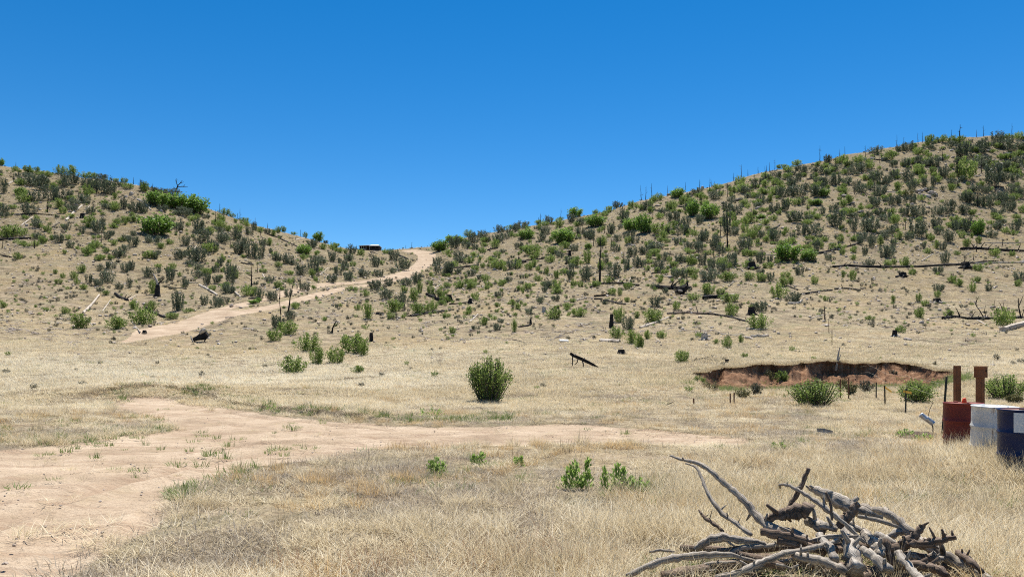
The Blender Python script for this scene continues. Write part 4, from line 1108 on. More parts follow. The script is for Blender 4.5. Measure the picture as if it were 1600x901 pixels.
add_crop(1400, 340, d='200,180,160,150;120,210,80,80;380,100,80,100;400,160,90,80;500,230,130,110;560,120,90,110;680,130,110,130;890,185,100,80;960,110,90,70;1030,145,60,50;1120,130,80,90;1180,80,60,90;330,220,60,50;260,285,55,60;375,290,60,80;435,305,70,80;460,430,90,110;395,525,100,70;1150,590,110,90;1150,645,55,60;535,610,80,60;715,695,60,80;870,685,80,70;395,690,95,65;215,800,60,80;710,190,30,50',
         g='620,190,60,80;665,280,80,80;780,240,50,60;295,335,70,60;80,460,80,80;150,535,60,60;775,500,80,60;935,360,100,70;1085,360,60,60;585,640,90,60;755,605,70,60;390,750,70,60;275,830,80,70;570,350,50,40', b='775,160,130,160')
add_crop(1400, 430, g='490,390,110,80;220,400,100,90;45,540,80,80;1000,470,170,150')
# a few more small ones where the photograph is densest
_r = random.Random(3)
for _ in range(1500):
    px = _r.uniform(1010, 1730) if _ < 960 else (_r.uniform(690, 1010) if _ < 1220 else _r.uniform(-90, 560)); sk = np.interp(px, [a for a, b in SKY], [b for a, b in SKY])
    py = sk + 5 + (_r.random() ** 1.3) * (150 if px > 650 else 120)
    w = 4.5 + 9 * _r.random() ** 1.6
    q = (px, py, w * _r.uniform(1.0, 1.4), w * _r.uniform(0.55, 1.05), 'f')
    if all(abs(q[0] - p[0]) > 0.3 * (w + p[2]) / 2 or abs(q[1] - p[1]) > 0.35 * (q[3] + p[3]) / 2 for p in PLANTS): PLANTS.append(q)
NB = [(1273, 635, 94, 46, 'g'), (1430, 628, 62, 38, 'g'), (1570, 622, 66, 42, 'g'), (1221, 601, 24, 23, 'd'), (1585, 630, 26, 17, 'y')]

def place_plants():
    dark = sorted([p for p in PLANTS if p[4] == 'd'], key=lambda p: -p[2] * p[3])
    keep = set(map(id, dark[:285]))
    rest = []; i = 0
    proto = {}
    for p in PLANTS:
        px, py, w, h, k = p
        x, y, z = at(px, py)
        if k == 'f' and float(masks(np.array([x]), np.array([y]))[1][0]) > 0.05: continue
        s = y / FPX
        jx = random.Random(i * 13 + 5); W, H = w * s * 1.22 * jx.uniform(0.85, 1.2), h * s * 1.10 * jx.uniform(0.85, 1.2)
        i += 1
        rz = (i * 2.399) % 6.283
        if k == 'f' or k == 'd' and id(p) not in keep:
            rest.append((x, y, z, W, H, rz, (i % 6) if (i * 7) % 17 > 1 else 6 + i % 5)); continue
        if k == 'b':
            j = i % len(OAKS)
            if ('b', j) not in proto:
                root = empty('oak_shrub', (x, y, z))
                link('crown', OAKS[j][0], None, root)
                OAKS[j][1].build('trunk', M['twig'], root)
                proto[('b', j)] = root
            else:
                src = proto[('b', j)]
                root = src.copy(); COL.objects.link(root)
                for ch in list(src.children):
                    c = ch.copy(); COL.objects.link(c); c.parent = root
            root.location = (x, y, z - 0.03); root.rotation_euler = (0, 0, rz); root.scale = (W, W * 0.9, H)
            tag(root, cat='oak', group='bright green oak shrubs on the hills')
            queue_label(root, 'bright green oak shrub', 'bright green oak shrubs', px, py)
            continue
        if k == 'd': me, nm, cat, grp, sg = SCRUB[i % 6], 'dark_shrub', 'shrub', 'dark grey green shrubs on the hills', 'dark shrub'
        else: me, nm, cat, grp, sg = BUSH[i % 5], 'green_bush', 'bush', 'mid green bushes on the slopes', 'green bush'
        o = link(nm, me); o.location = (x, y, z - 0.03); o.rotation_euler = (0, 0, rz); o.scale = (W, W, H)
        if k == 'y':
            o.name = 'olive_bush'; o.data = o.data.copy(); o.data.materials[0] = M['olive']; tag(o, 'yellow green bush left of the pale rock outcrop', 'bush'); continue
        tag(o, cat=cat, group=grp); queue_label(o, sg, sg + ('es' if sg.endswith('bush') else 's'), px, py)
    rest = np.array(rest); n = len(rest)
    srcs = [bpy.data.objects.new('small_shrub', m) for m in SCRUB + BUSH]
    scatter('undergrowth', 'smaller dark grey green scrub filling the hillsides between the shrubs', 'scrub', rest[:, :3], rest[:, 5], np.stack([rest[:, 3], rest[:, 3], rest[:, 4]], 1), rest[:, 6], rng.uniform(0, 1, n), srcs)
    # low dull tufts between everything, a few decimetres high
    lows = []
    for j in range(4):
        V, F, g = bush(700 + j, stems=12, leaves=20, L=0.20, W=0.08, t0=0.0, jit=0.09, dome=0.5, lump=0.8, bf=0.5)
        me = mesh_from('low_tuft', V, F); me.materials.append(M['greyscrub'] if j < 3 else M['bush']); lows.append(bpy.data.objects.new('low_tuft', me))
    x, y = spread(21000, 30, 235, -1.5)
    tr, ro, ba = masks(x, y)
    px = CX + FPX * x / y
    k = rng.uniform(0, 1, len(x)) < (0.015 + 0.8 * smooth(y, 55, 95) * smooth(fbm(x / 8, y / 8, 851, 4), 0.36, 0.62)) * (1 - tr) * (1 - ro) ** 2 * (1 - ba)
    q = finish(x, y, k); n = len(q)
    s = rng.uniform(0.18, 0.62, n) * (0.8 + 0.5 * smooth(q[:, 1], 60, 150))
    scatter('low_scrub', 'low dull grey green tufts dotting the meadow and slopes', 'scrub', q, rng.uniform(0, 6.28, n), uni(s, s * rng.uniform(0.5, 0.9, n)), rng.choice(4, n, p=[0.31, 0.31, 0.30, 0.08]), rng.uniform(0, 1, n), lows)
place_plants()

def big_bush(name, label, px, py, w, h, seed, mat, leaf, stems, leaves, **kw):
    x, y, z = at(px, py); s = y / FPX
    W, H = w * s, h * s
    root = tag(empty(name, (x, y, z - 0.02)), label, 'bush')
    V, F, g = bush(seed, stems, leaves, leaf / W * 1.5, leaf / W * 0.75, **kw)
    V = V * np.array([W, W * 0.9, H])
    me = mesh_from('crown', V, F); me.materials.append(M[mat]); link('crown', me, None, root)
    g.v = [(a * W, b * W * 0.9, c * H) for a, b, c in g.v]
    g.build('trunk', M['twig'], root)
    return root
big_bush('roadside_bush', 'large upright green bush standing alone beyond the dirt road', 764, 628, 78, 74, 901, 'bush', 0.055, 85, 75, t0=0.12, jit=0.045, dome=0.38, lump=0.55)
big_bush('bank_bush', 'widest green bush growing in front of the red eroded bank', 1273, 635, 94, 46, 902, 'bush', 0.06, 80, 60, t0=0.15, jit=0.06, dome=0.45, lump=0.5)
big_bush('bank_bush', 'rounded green bush behind the row of thin fence posts', 1430, 629, 64, 38, 903, 'bush', 0.06, 60, 55, t0=0.15, jit=0.06, dome=0.45, lump=0.5)
big_bush('bank_bush', 'green bush right of the wooden post with the box', 1572, 623, 70, 42, 904, 'bush', 0.06, 60, 55, t0=0.15, jit=0.06, dome=0.45, lump=0.5)
big_bush('bank_bush', 'small dark bush against the foot of the eroded bank', 1221, 601, 25, 24, 905, 'bush', 0.06, 40, 40, t0=0.1, jit=0.06, dome=0.45, lump=0.3)
big_bush('rabbitbrush', 'low yellow green bush right of the two wooden posts', 1585, 631, 28, 17, 906, 'olive', 0.05, 50, 40, t0=0.2, jit=0.06, dome=0.4, lump=0.2)

for i, (px, py, w, h, m_, lb) in enumerate([(1203, 600, 20, 24, 'olive', 'yellow green weed bush left of the small dark bank bush'), (1112, 612, 30, 20, 'olive', 'olive weed bush at the left foot of the bank'), (1160, 622, 26, 18, 'olive', 'olive weed bush right of the two rusty stakes'),
        (1182, 616, 22, 20, 'greyscrub', 'brownish dry bush between the olive weed and the wide bush'), (1330, 616, 22, 22, 'olive', 'yellow flowered weed just right of the wide bush'), (1353, 612, 26, 20, 'greyscrub', 'dull grey bush behind the steel posts'),
        (1316, 608, 20, 20, 'olive', 'yellow weed behind the right side of the wide bush'), (1093, 600, 20, 16, 'bush', 'small green bush at the far left end of the bank'), (1462, 606, 18, 16, 'bush', 'small green bush on the slope left of the plain wooden post'), (1395, 588, 16, 12, 'greyscrub', 'dull tuft on the red bank above the rounded bush')]):
    big_bush('bank_weed', lb, px, py, w, h, 930 + i, m_, 0.05, 26, 26, t0=0.05, jit=0.07, dome=0.35, lump=0.7)

def weed(px, py, spikes, label, seed):
    """upright leafy stems, each a part"""
    x, y, z = at(px, py); s = y / FPX
    root = tag(empty('green_weed', (x, y, z)), label, 'weed')
    r = np.random.default_rng(seed)
    for dx, h, w in spikes:
        H, Wd = h * s, w * s
        n = int(22 + h * 2.2)
        t = r.uniform(0.05, 1, n)
        c = np.stack([dx * s * (1 + 0.25 * t) + r.normal(0, 1, n) * Wd * 0.42 * (1.1 - 0.7 * t), r.normal(0, 1, n) * Wd * 0.42 * (1.1 - 0.7 * t), t * H], 1)
        d = np.stack([c[:, 0] - dx * s, c[:, 1], 0.05 + 0 * t], 1) * 6 + np.array([0, 0, 0.75]) + r.normal(0, 0.35, (n, 3))
        V, F = leaf_quads(c, d, 0.07, 0.026, r)
        me = mesh_from('leafy_stem', V, F); me.materials.append(M['weed']); link('leafy_stem', me, None, root)
    return root
weed(906, 764, [(-14, 36, 16), (-6, 44, 15), (10, 50, 11), (-18, 20, 14), (3, 22, 16)], 'bright green weed clump with one tall stem left of its twin', 1)
weed(958, 764, [(-11, 36, 11), (5, 40, 15), (13, 34, 12), (22, 20, 10)], 'bright green weed clump with two tall bushy stems', 2)
weed(990, 766, [(0, 18, 12), (9, 20, 12), (18, 14, 10), (-8, 14, 10)], 'low green weeds just right of the two bushy stems', 3)
weed(680, 738, [(-6, 18, 12), (2, 24, 12), (9, 18, 12)], 'small green weed tuft below the middle of the road', 4)
weed(747, 724, [(-5, 14, 10), (4, 18, 10)], 'small green weed tuft below the big roadside bush', 5)
weed(810, 728, [(-3, 14, 9), (4, 16, 9)], 'tiny green weed tuft left of the bright weed clumps', 6)
weed(672, 650, [(-10, 12, 12), (2, 14, 12), (12, 11, 10)], 'green weeds on the far verge left of the roadside bush', 7)
weed(428, 640, [(-8, 8, 8), (0, 10, 9), (9, 8, 9)], 'green weeds at the far verge on the left', 8)
weed(1216, 702, [(-5, 10, 8), (4, 12, 9)], 'small green weed tuft in the straw right of the road end', 9)
# ------------------------------------------------------------------ dead wood on the slopes
def spline(v):
    v = [float(a) for a in v.replace(';', ',').split(',') if a.strip()]
    return [(v[i], v[i + 1]) for i in range(0, len(v), 2)]

def log(pts, radpx, mat, label=None, name='fallen_log', seed=0, stubs=0, taper=0.75, lift=0.55, sc=None):
    """a trunk lying on the ground along the given photograph points; branch stubs are parts"""
    w = [at(*p) for p in pts]
    ym = sum(p[1] for p in w) / len(w); rad = max(radpx * ym / FPX, 0.03)
    # keep the trunk straight enough in depth: a fallen trunk does not follow every bump
    n = max(5, len(pts) * 3)
    c0 = Vector(w[len(w) // 2])
    P3 = resample([Vector(p) + Vector((0, 0, rad * lift)) - c0 for p in w], n)
    r = random.Random(seed)
    rads = [rad * (1 - (1 - taper) * i / (n - 1)) * r.uniform(0.88, 1.12) for i in range(n)]
    g = Geo().tube(P3, rads, 8 if radpx > 1.5 else 6, 0.14, seed)
    o = g.build(name, M[mat], None, c0)
    for k in range(stubs):
        i = r.randrange(1, n - 1); b = P3[i]
        d = Vector((r.uniform(-1, 1), r.uniform(-0.6, 0.2), r.uniform(0.3, 1))).normalized() * rad * r.uniform(2.5, 6)
        Geo().tube([b, b + d * 0.5 + Vector((0, 0, rad * 0.2)), b + d], [rad * 0.35, rad * 0.25, rad * 0.12], 5, 0.1, k).build('branch_stub', M[mat], o)
    tag(o, label, 'log', 'fallen logs on the slopes')
    if label is None:
        col = {'char': 'charred black', 'grey': 'weathered grey', 'pale': 'bleached pale', 'brown': 'brown dead'}[mat]
        mx = sum(p[0] for p in pts) / len(pts); my = sum(p[1] for p in pts) / len(pts)
        queue_label(o, f'{col} fallen log', f'{col} fallen logs', mx, my)
    return o

LOGN = [0]
def logs(ox, oy, rows, s=6.005):
    for mat, radp, pts, *rest in rows:
        LOGN[0] += 1
        log([(ox + a / s, oy + b / s) for a, b in spline(pts)], radp / s, mat, rest[0] if rest else None, seed=LOGN[0], stubs=rest[1] if len(rest) > 1 else 1)

logs(0, 240, [('char', 8, '60,580;150,575;330,570;510,580', None, 2), ('pale', 9, '620,630;690,555;770,490', 'bleached log leaning downhill on the upper left slope'), ('pale', 6, '200,675;310,595'),
              ('char', 12, '0,815;150,805;290,800', 'charred log with an upturned stub at the left edge', 2), ('pale', 4, '795,530;840,495'), ('grey', 9, '70,290;150,262;240,270', None, 3), ('char', 7, '490,695;560,650')])
logs(200, 260, [('pale', 9, '90,310;150,345;215,410'), ('pale', 5, '590,805;645,745'), ('grey', 4, '440,770;610,755'), ('grey', 5, '10,420;60,490')])
logs(0, 380, [('char', 9, '0,110;55,125;110,135'), ('grey', 13, '780,660;850,590;930,490', 'weathered grey log pointing straight downhill above two bushes', 2), ('char', 15, '1080,480;1140,520;1200,540', None, 2), ('grey', 7, '800,70;1000,75'), ('grey', 5, '820,710;870,775'), ('pale', 5, '960,640;1040,530')])
logs(200, 390, [('char', 13, '160,550;250,600;350,640', None, 2), ('pale', 11, '670,335;760,380;840,430'), ('grey', 9, '990,385;1060,450'), ('pale', 7, '30,670;115,775'), ('char', 6, '330,340;430,360;550,370'), ('grey', 5, '0,470;80,430')])
logs(400, 340, [('char', 7, '80,150;180,180;300,235;410,285'), ('grey', 6, '60,530;100,600'), ('grey', 6, '590,500;650,530;700,560'), ('grey', 5, '600,540;680,470'), ('pale', 5, '40,420;100,440'), ('grey', 6, '370,210;470,190')])
logs(550, 380, [('char', 9, '430,110;525,150'), ('char', 17, '700,485;790,525;890,560', 'thick charred log ending in torn roots below the road bend', 3), ('char', 8, '910,575;1030,565;1160,540', None, 2), ('char', 13, '550,690;720,660;890,640', None, 2),
                ('grey', 5, '770,425;840,385'), ('pale', 8, '1105,740;1180,670', 'short bleached log lying alone in the pale grass'), ('char', 8, '950,240;1070,225;1190,210'), ('grey', 5, '810,365;900,330;1030,320'), ('grey', 5, '200,435;300,400;370,395')])
logs(700, 330, [('char', 9, '370,370;470,350'), ('char', 10, '50,540;150,525;280,510'), ('char', 7, '40,490;190,480'), ('char', 17, '640,480;730,480', None, 2), ('char', 7, '730,465;830,455;930,440'), ('char', 7, '990,410;1140,405'), ('grey', 7, '200,435;330,420'), ('grey', 7, '160,700;300,710')])
logs(800, 420, [('char', 14, '740,180;830,145;960,140;1190,160', None, 3), ('grey', 8, '490,310;600,295;700,275', None, 2), ('char', 11, '770,260;850,255;930,230'), ('char', 8, '770,285;850,285'), ('char', 11, '860,300;960,320;1060,340', None, 2),
                ('grey', 20, '830,682;920,687;1010,692', 'short thick grey log lying beside green bushes above the bank'), ('char', 5, '0,665;60,675;120,695'), ('char', 5, '70,730;140,710'), ('char', 10, '60,550;130,540;175,525'), ('pale', 5, '990,130;1010,100'), ('pale', 5, '1095,130;1115,80')])
logs(1000, 420, [('char', 9, '110,45;270,30'), ('char', 8, '450,30;560,35'), ('char', 21, '595,285;680,275;760,275', 'short charred log between bushes on the right slope'),
                 ('brown', 15, '255,430;400,420;640,425', 'long grey brown log propped above the ground by stubs', 4), ('char', 11, '640,425;760,440;900,470;1010,500', None, 2), ('grey', 14, '0,560;130,515;270,460', None, 3),
                 ('grey', 8, '760,615;840,625;920,630', None, 2), ('grey', 16, '1040,640;1120,640;1200,630', None, 2), ('char', 8, '480,880;560,850;650,830;700,810', None, 3), ('char', 9, '600,850;750,870', None, 1), ('pale', 6, '830,165;880,120'), ('grey', 8, '140,650;190,690', None, 2), ('grey', 8, '1000,560;1100,570;1200,560')])
logs(1200, 350, [('char', 11, '460,280;560,260;680,230;800,200;870,170', None, 3), ('char', 11, '310,665;450,645;600,625', 'left one of two charred logs lying end to end'), ('char', 11, '625,615;740,610;870,625', 'right one of two charred logs lying end to end'),
                 ('char', 9, '180,585;280,620', None, 2), ('pale', 13, '190,750;260,750;320,720'), ('char', 9, '0,65;60,45;110,15'), ('grey', 7, '400,890;460,870;520,855', None, 2), ('char', 7, '1010,130;1110,90')])
log([(1302, 418), (1329, 416), (1355, 417.5), (1400, 418), (1433, 417.5), (1467, 415.5), (1500, 413.5), (1520, 411)], 2.1, 'char', 'longest charred log lying across the right slope', seed=77, stubs=6)
logs(1400, 340, [('char', 8, '720,432;840,412;960,408'), ('grey', 8, '740,432;1000,425;1200,425', None, 2), ('char', 14, '610,300;760,295;900,305;1200,318', None, 4), ('grey', 5, '830,240;1000,242;1200,235', None, 1), ('pale', 6, '240,410;350,340'), ('char', 9, '0,560;80,530', None, 2), ('char', 6, '340,800;420,800', None, 2)])
logs(1400, 430, [('char', 17, '440,412;560,398;650,410', None, 3), ('char', 14, '650,410;900,410;1060,405;1200,400', None, 4), ('grey', 7, '320,405;440,395'), ('pale', 5, '760,420;870,480')])
log([(1567, 518), (1584, 513), (1604, 508)], 5.2, 'grey', 'thick grey sawn log with a dark end at the right edge', seed=90, stubs=0, taper=1.0)
_r = random.Random(21)
for i in range(34):                                        # the shorter pieces between the shrubs
    right = i < 24
    px = _r.uniform(960, 1590) if right else _r.uniform(10, 420); sk = np.interp(px, [a for a, b in SKY], [b for a, b in SKY])
    py = sk + _r.uniform(12, 150); L = _r.uniform(9, 26); dy = _r.uniform(-0.22, 0.22) * L
    log([(px - L / 2, py - dy / 2), (px, py + _r.uniform(-0.6, 0.6)), (px + L / 2, py + dy / 2)], _r.uniform(0.8, 1.5), _r.choice(['char', 'char', 'grey', 'pale']), None, seed=300 + i, stubs=_r.randrange(0, 3))

# the half burnt trunk heap in the middle of the right slope
def trunk_heap():
    o = log([(1025, 451), (1048, 452), (1070, 452), (1080, 452)], 4.2, 'char', 'big charred broken trunk with a hollow end on the right slope', 'burnt_log', 801, 4)
    c = Vector(at(1066, 459)) - o.location
    Geo().tube([c + Vector((-0.9, 0, 0.2)), c + Vector((0, -0.1, 0.6)), c + Vector((0.5, 0, 0.9))], [0.25, 0.55, 0.4], 8, 0.25, 5).build('root_mass', M['char'], o)
    Geo().tube([c + Vector((-0.6, -0.5, 0.35)), c + Vector((-0.1, -0.6, 0.3))], [0.16, 0.12], 6, 0.2, 6).build('branch_stub', M['grey'], o)
trunk_heap()

def stump(px, py, w, h, mat, label, seed, roots=3, lean=0.0, top=0.8):
    x, y, z = at(px, py); s = y / FPX; R, H = w * s / 2, h * s
    o = tag(empty('stump', (x, y, z - 0.03)), label, 'stump')
    r = random.Random(seed)
    n = 5
    Geo().tube([Vector((lean * H * i / n, 0, H * i / n)) for i in range(n + 1)], [R * (1.25 - (1.25 - top) * (i / n) ** 0.6) for i in range(n + 1)], 10, 0.16, seed).build('trunk', M[mat], o)
    for k in range(roots):
        a = -math.pi / 2 + (k - (roots - 1) / 2) * 0.9 + r.uniform(-0.3, 0.3)
        d = Vector((math.cos(a), math.sin(a), 0))
        Geo().tube([d * R * 0.4 + Vector((0, 0, H * 0.3)), d * R * 1.3 + Vector((0, 0, H * 0.12)), d * R * 2.1 + Vector((0, 0, 0.0))], [R * 0.4, R * 0.28, R * 0.1], 6, 0.15, seed + k).build('root', M['pale' if mat == 'char' and seed % 2 else mat], o)
    return o
stump(580, 533, 6.5, 14, 'char', 'black charred stump standing like a post in pale grass', 2, 0)
stump(954.5, 512, 6.5, 22, 'char', 'tall black upright stump beside green bushes above the bank', 4, 0, 0.05)
stump(971, 552.5, 12, 7.5, 'char', 'low wide black stump just above the bank', 6, 2)
stump(1398, 526, 9, 11, 'char', 'black stump with pale roots on the slope above the bank', 7, 4)
stump(850, 488, 6, 9, 'grey', 'grey stump with white splintered roots left of two bushes', 8, 3)
stump(829, 507, 4, 9, 'char', 'small black stump at the end of a short charred log', 10, 1)
stump(1101, 531, 11, 11, 'grey', 'grey root stump beside a small green bush', 12, 4)
stump(1174, 492, 11, 13, 'char', 'jagged black stump between bushes right of the long grey log', 14, 3)
stump(1175, 420, 13, 11, 'char', 'black burnt root ball high on the right slope', 16, 3)
stump(1136, 566, 7, 6, 'char', 'small black stump at the left end of the bank', 18, 1)
stump(129, 340, 7, 7, 'char', 'black stump right of the pale leaning log', 20, 1)
stump(890, 400, 5, 9, 'char', 'short black stump below the brightest oak', 22, 0)
stump(226, 520, 6, 5, 'char', 'small black stump at the lower end of the hill road', 24, 2)
stump(1508, 419, 14, 10, 'char', 'black root mass in the middle of the longest log', 26, 4)
stump(735, 474, 6, 8, 'char', 'torn black root end of a log right of the gully bushes', 28, 3)
stump(593, 491.5, 14, 4.5, 'char', 'low black stump between two bushes under the road', 30, 0)
stump(565, 427, 4, 8, 'pale', 'white bleached stump among shrubs below the hut', 32, 1)
stump(702, 471, 9, 11, 'char', 'black upturned roots of the thick log below the road', 34, 4)
stump(1464, 473, 12, 7, 'char', 'black and white root stump right of a dark shrub', 35, 3)
stump(1411, 432, 10, 7, 'char', 'black burnt stump under the longest log', 38, 2)

def burnt_snag_gully():
    x, y, z = at(246, 464); s = y / FPX
    o = tag(empty('burnt_snag', (x, y, z - 0.05)), 'leaning burnt snag with a split grey top in the gully', 'dead tree')
    q = lambda a, b: Vector(((a - 290) / 6 * s, 0, (440 - b) / 6 * s))
    Geo().tube([q(288, 450), q(290, 400), q(292, 350), q(294, 320)], [34 / 6 * s, 26 / 6 * s, 20 / 6 * s, 16 / 6 * s], 9, 0.2, 3).build('trunk', M['char'], o)
    Geo().tube([q(294, 325), q(282, 280), q(262, 240), q(248, 212)], [15 / 6 * s, 11 / 6 * s, 7 / 6 * s, 3 / 6 * s], 7, 0.2, 4).build('broken_top', M['grey'], o)
    Geo().tube([q(298, 310), q(320, 290), q(350, 265)], [8 / 6 * s, 6 / 6 * s, 3 / 6 * s], 6, 0.2, 5).build('branch', M['char'], o)
burnt_snag_gully()

def root_ball():
    x, y, z = at(312, 534); s = y / FPX
    o = tag(empty('burnt_root_ball', (x, y, z)), 'burnt black root ball with grey cut end beside the hill road', 'stump')
    q = lambda a, b, d=0.0: Vector(((a - 660) / 6 * s, d, (870 - b) / 6 * s))
    Geo().tube([q(600, 850), q(640, 835), q(690, 815), q(735, 795)], [16 / 6 * s, 24 / 6 * s, 36 / 6 * s, 30 / 6 * s], 9, 0.28, 3).build('trunk', M['char'], o)
    Geo().tube([q(672, 792, -0.2), q(700, 765, -0.15), q(722, 750, -0.1)], [14 / 6 * s, 22 / 6 * s, 12 / 6 * s], 8, 0.2, 4).build('cut_end', M['grey'], o)
    Geo().tube([q(588, 815, -0.2), q(600, 845, -0.3), q(612, 866, -0.3)], [5 / 6 * s, 8 / 6 * s, 6 / 6 * s], 6, 0.2, 6).build('root', M['grey'], o)
    Geo().tube([q(720, 780, -0.1), q(735, 830, -0.2), q(712, 866, -0.25)], [10 / 6 * s, 9 / 6 * s, 4 / 6 * s], 6, 0.2, 7).build('root', M['char'], o)
root_ball()

def legged_log():
    x, y, z = at(920, 574); s = y / FPX
    o = tag(empty('legged_log', (x, y, z)), 'dark fallen log propped on three branch legs in the pale meadow', 'log')
    q = lambda a, b, d=0.0: Vector(((a - 920) * s, d, (574 - b) * s))
    Geo().tube([q(891, 551.5, 0.1), q(896, 555, 0.08), q(912, 562, 0.05), q(926, 569, 0), q(935.5, 574, -0.05)], [2.3 * s, 2.6 * s, 2.6 * s, 2.3 * s, 1.2 * s], 8, 0.14, 3).build('trunk', M['char'], o)
    for k, L in enumerate([[(894.5, 556), (894.7, 563), (893.6, 571.5)], [(903, 560), (902, 565), (898, 569.5)], [(910, 563), (911, 568), (911, 573)]]):
        Geo().tube([q(a, b, -0.02 - 0.1 * i) for i, (a, b) in enumerate(L)], [0.9 * s, 0.8 * s, 0.6 * s], 6, 0.1, k).build('leg', M['char'], o)
    for a, b, c, d in ((898, 555, 899, 552), (913, 561, 913.3, 558)):
        Geo().tube([q(a, b), q(c, d)], [0.8 * s, 0.5 * s], 5, 0.1, 1).build('branch_stub', M['grey'], o)
legged_log()

# standing dead trees ------------------------------------------------
def snag(px, py, h, mat='char', seed=0, lean=0.0, rad=None, branches=3, label=None, spread_=0.18, name='dead_tree'):
    x, y, z = at(px, py); s = y / FPX; H = h * s * (1.2 if h < 25 else 1.0)
    r = random.Random(seed)
    R = (rad * s) if rad else max(0.085, H * 0.026)
    n = 6
    tr = [Vector((lean * H * i / n + r.uniform(-1, 1) * 0.012 * H, r.uniform(-1, 1) * 0.012 * H, H * i / n)) for i in range(n + 1)]
    rr = [R * (1 - 0.8 * (i / n)) for i in range(n + 1)]
    big = h > 24
    if big:
        o = empty(name, (x, y, z - 0.1))
        Geo().tube(tr, rr, 7, 0.12, seed).build('trunk', M[mat], o)
        for k in range(branches):
            i = r.randrange(1, n); b = tr[i]; a = r.uniform(0, 6.28); L = H * spread_ * r.uniform(0.4, 1)
            e = b + Vector((math.cos(a) * L, math.sin(a) * L, L * r.uniform(-0.1, 0.8)))
            Geo().tube([b, b * 0.5 + e * 0.5 + Vector((0, 0, -0.03 * L)), e], [R * 0.35, R * 0.25, R * 0.12], 5, 0.1, k).build('branch', M[mat], o)
    else:
        g = Geo().tube(tr, rr, 6, 0.12, seed)
        for k in range(branches):
            i = r.randrange(1, n); b = tr[i]; a = r.uniform(0, 6.28); L = H * spread_ * r.uniform(0.4, 1)
            e = b + Vector((math.cos(a) * L, math.sin(a) * L, L * r.uniform(0.0, 0.9)))
            g.tube([b, e], [R * 0.35, R * 0.15], 4, 0.1, k)
        o = g.build(name, M[mat], None, (x, y, z - 0.1))
    tag(o, label, 'dead tree', 'standing dead trees')
    if label is None: queue_label(o, 'bare dead tree', 'bare dead trees', px, py - h / 2)
    return o
SN = [0]
def snags(ox, oy, sc, rows):
    for v in rows:
        SN[0] += 1
        snag(ox + v[0] / sc, oy + v[1] / sc, v[2] / sc, 'char' if SN[0] % 4 else 'twig', 1000 + SN[0], random.Random(SN[0]).uniform(-0.06, 0.06), None, 3 + SN[0] % 3)
snags(1000, 190, 7.5, [(15, 895, 155), (65, 895, 135), (140, 875, 155), (325, 865, 100), (430, 800, 70), (530, 780, 100), (700, 750, 100), (835, 700, 80), (875, 700, 50), (1095, 660, 80), (1135, 660, 50), (1190, 650, 140), (1265, 640, 70), (1385, 600, 70), (1480, 590, 70)])
snags(1200, 230, 6.0, [(15, 225, 75), (65, 220, 95), (270, 150, 50), (485, 115, 125), (670, 70, 60), (722, 65, 70), (355, 340, 80), (660, 340, 90), (810, 440, 110), (770, 730, 150), (270, 380, 110), (960, 410, 60), (845, 200, 70), (1160, 640, 80)])
snags(1400, 190, 6.0, [(8, 205, 95), (75, 200, 60), (207, 205, 85), (248, 195, 85), (520, 135, 65), (820, 135, 85), (755, 130, 60), (1085, 105, 105), (1010, 105, 45), (435, 370, 150), (660, 350, 190), (585, 520, 200), (800, 480, 150), (930, 690, 200), (690, 760, 120), (245, 530, 120), (1075, 370, 120), (765, 800, 150), (963, 440, 80), (1025, 460, 90)])
snag(1499.5, 226, 32, 'char', 31, 0.02, 1.3, 5, 'tallest dead tree on the right skyline', 0.2)
snags(1000, 290, 6.0, [(755, 470, 120), (1065, 300, 120), (740, 700, 100), (100, 200, 70), (1040, 280, 70), (790, 340, 60)])
snag(1136, 388, 58, 'char', 33, 0.0, 1.3, 5, 'slim burnt pole among shrubs right of the dark oak pair', 0.08)
snag(937.5, 440, 71, 'char', 32, 0.01, 1.9, 7, 'tallest burnt snag standing on the middle of the right slope', 0.06)
snags(800, 300, 6.0, [(763, 500, 160), (868, 385, 75), (458, 265, 95), (250, 260, 60), (270, 250, 90), (955, 320, 60)])
snags(0, 240, 6.0, [(440, 540, 130), (815, 440, 90), (950, 840, 110), (905, 380, 80), (615, 300, 150), (130, 270, 90), (170, 260, 90), (205, 290, 100), (20, 890, 70), (150, 110, 50), (350, 140, 40), (690, 120, 40), (1140, 240, 50)])
snags(200, 260, 6.0, [(820, 550, 150), (965, 770, 180), (50, 130, 60), (230, 190, 40), (580, 300, 50), (700, 330, 50), (860, 405, 75), (930, 440, 60), (1050, 480, 90), (1190, 520, 65), (1030, 470, 50)])
snags(700, 330, 6.0, [(850, 95, 60), (870, 95, 80), (490, 300, 110), (205, 190, 40), (350, 180, 40), (505, 150, 50), (600, 140, 50), (375, 530, 90), (110, 220, 40), (750, 90, 40)])
snags(400, 340, 6.0, [(110, 70, 45), (420, 180, 60), (415, 670, 130), (385, 660, 80), (945, 280, 40), (1060, 395, 10)][:5])
snags(550, 380, 6.0, [(560, 20, 50), (505, 20, 30)])
snags(1400, 340, 6.0, [(753, 320, 150), (637, 500, 130), (998, 262, 60), (728, 400, 60)])
snags(1200, 350, 6.0, [(660, 235, 90), (535, 905, 135), (565, 250, 50)])
snag(392.5, 448, 34, 'char', 35, 0.02, 1.2, 6, 'burnt bare pole with side twigs near the gully shrubs', 0.25)
snag(448, 492, 57, 'char', 36, 0.20, 1.4, 3, 'tall burnt pole leaning right out of a green bush', 0.05)
snag(439, 492, 24.5, 'char', 37, -0.1, 1.0, 1, 'short burnt pole beside the tall leaning pole', 0.06)
snag(437, 467, 18, 'char', 38, 0.03, 0.9, 1, 'short burnt pole behind the tall leaning pole', 0.06)
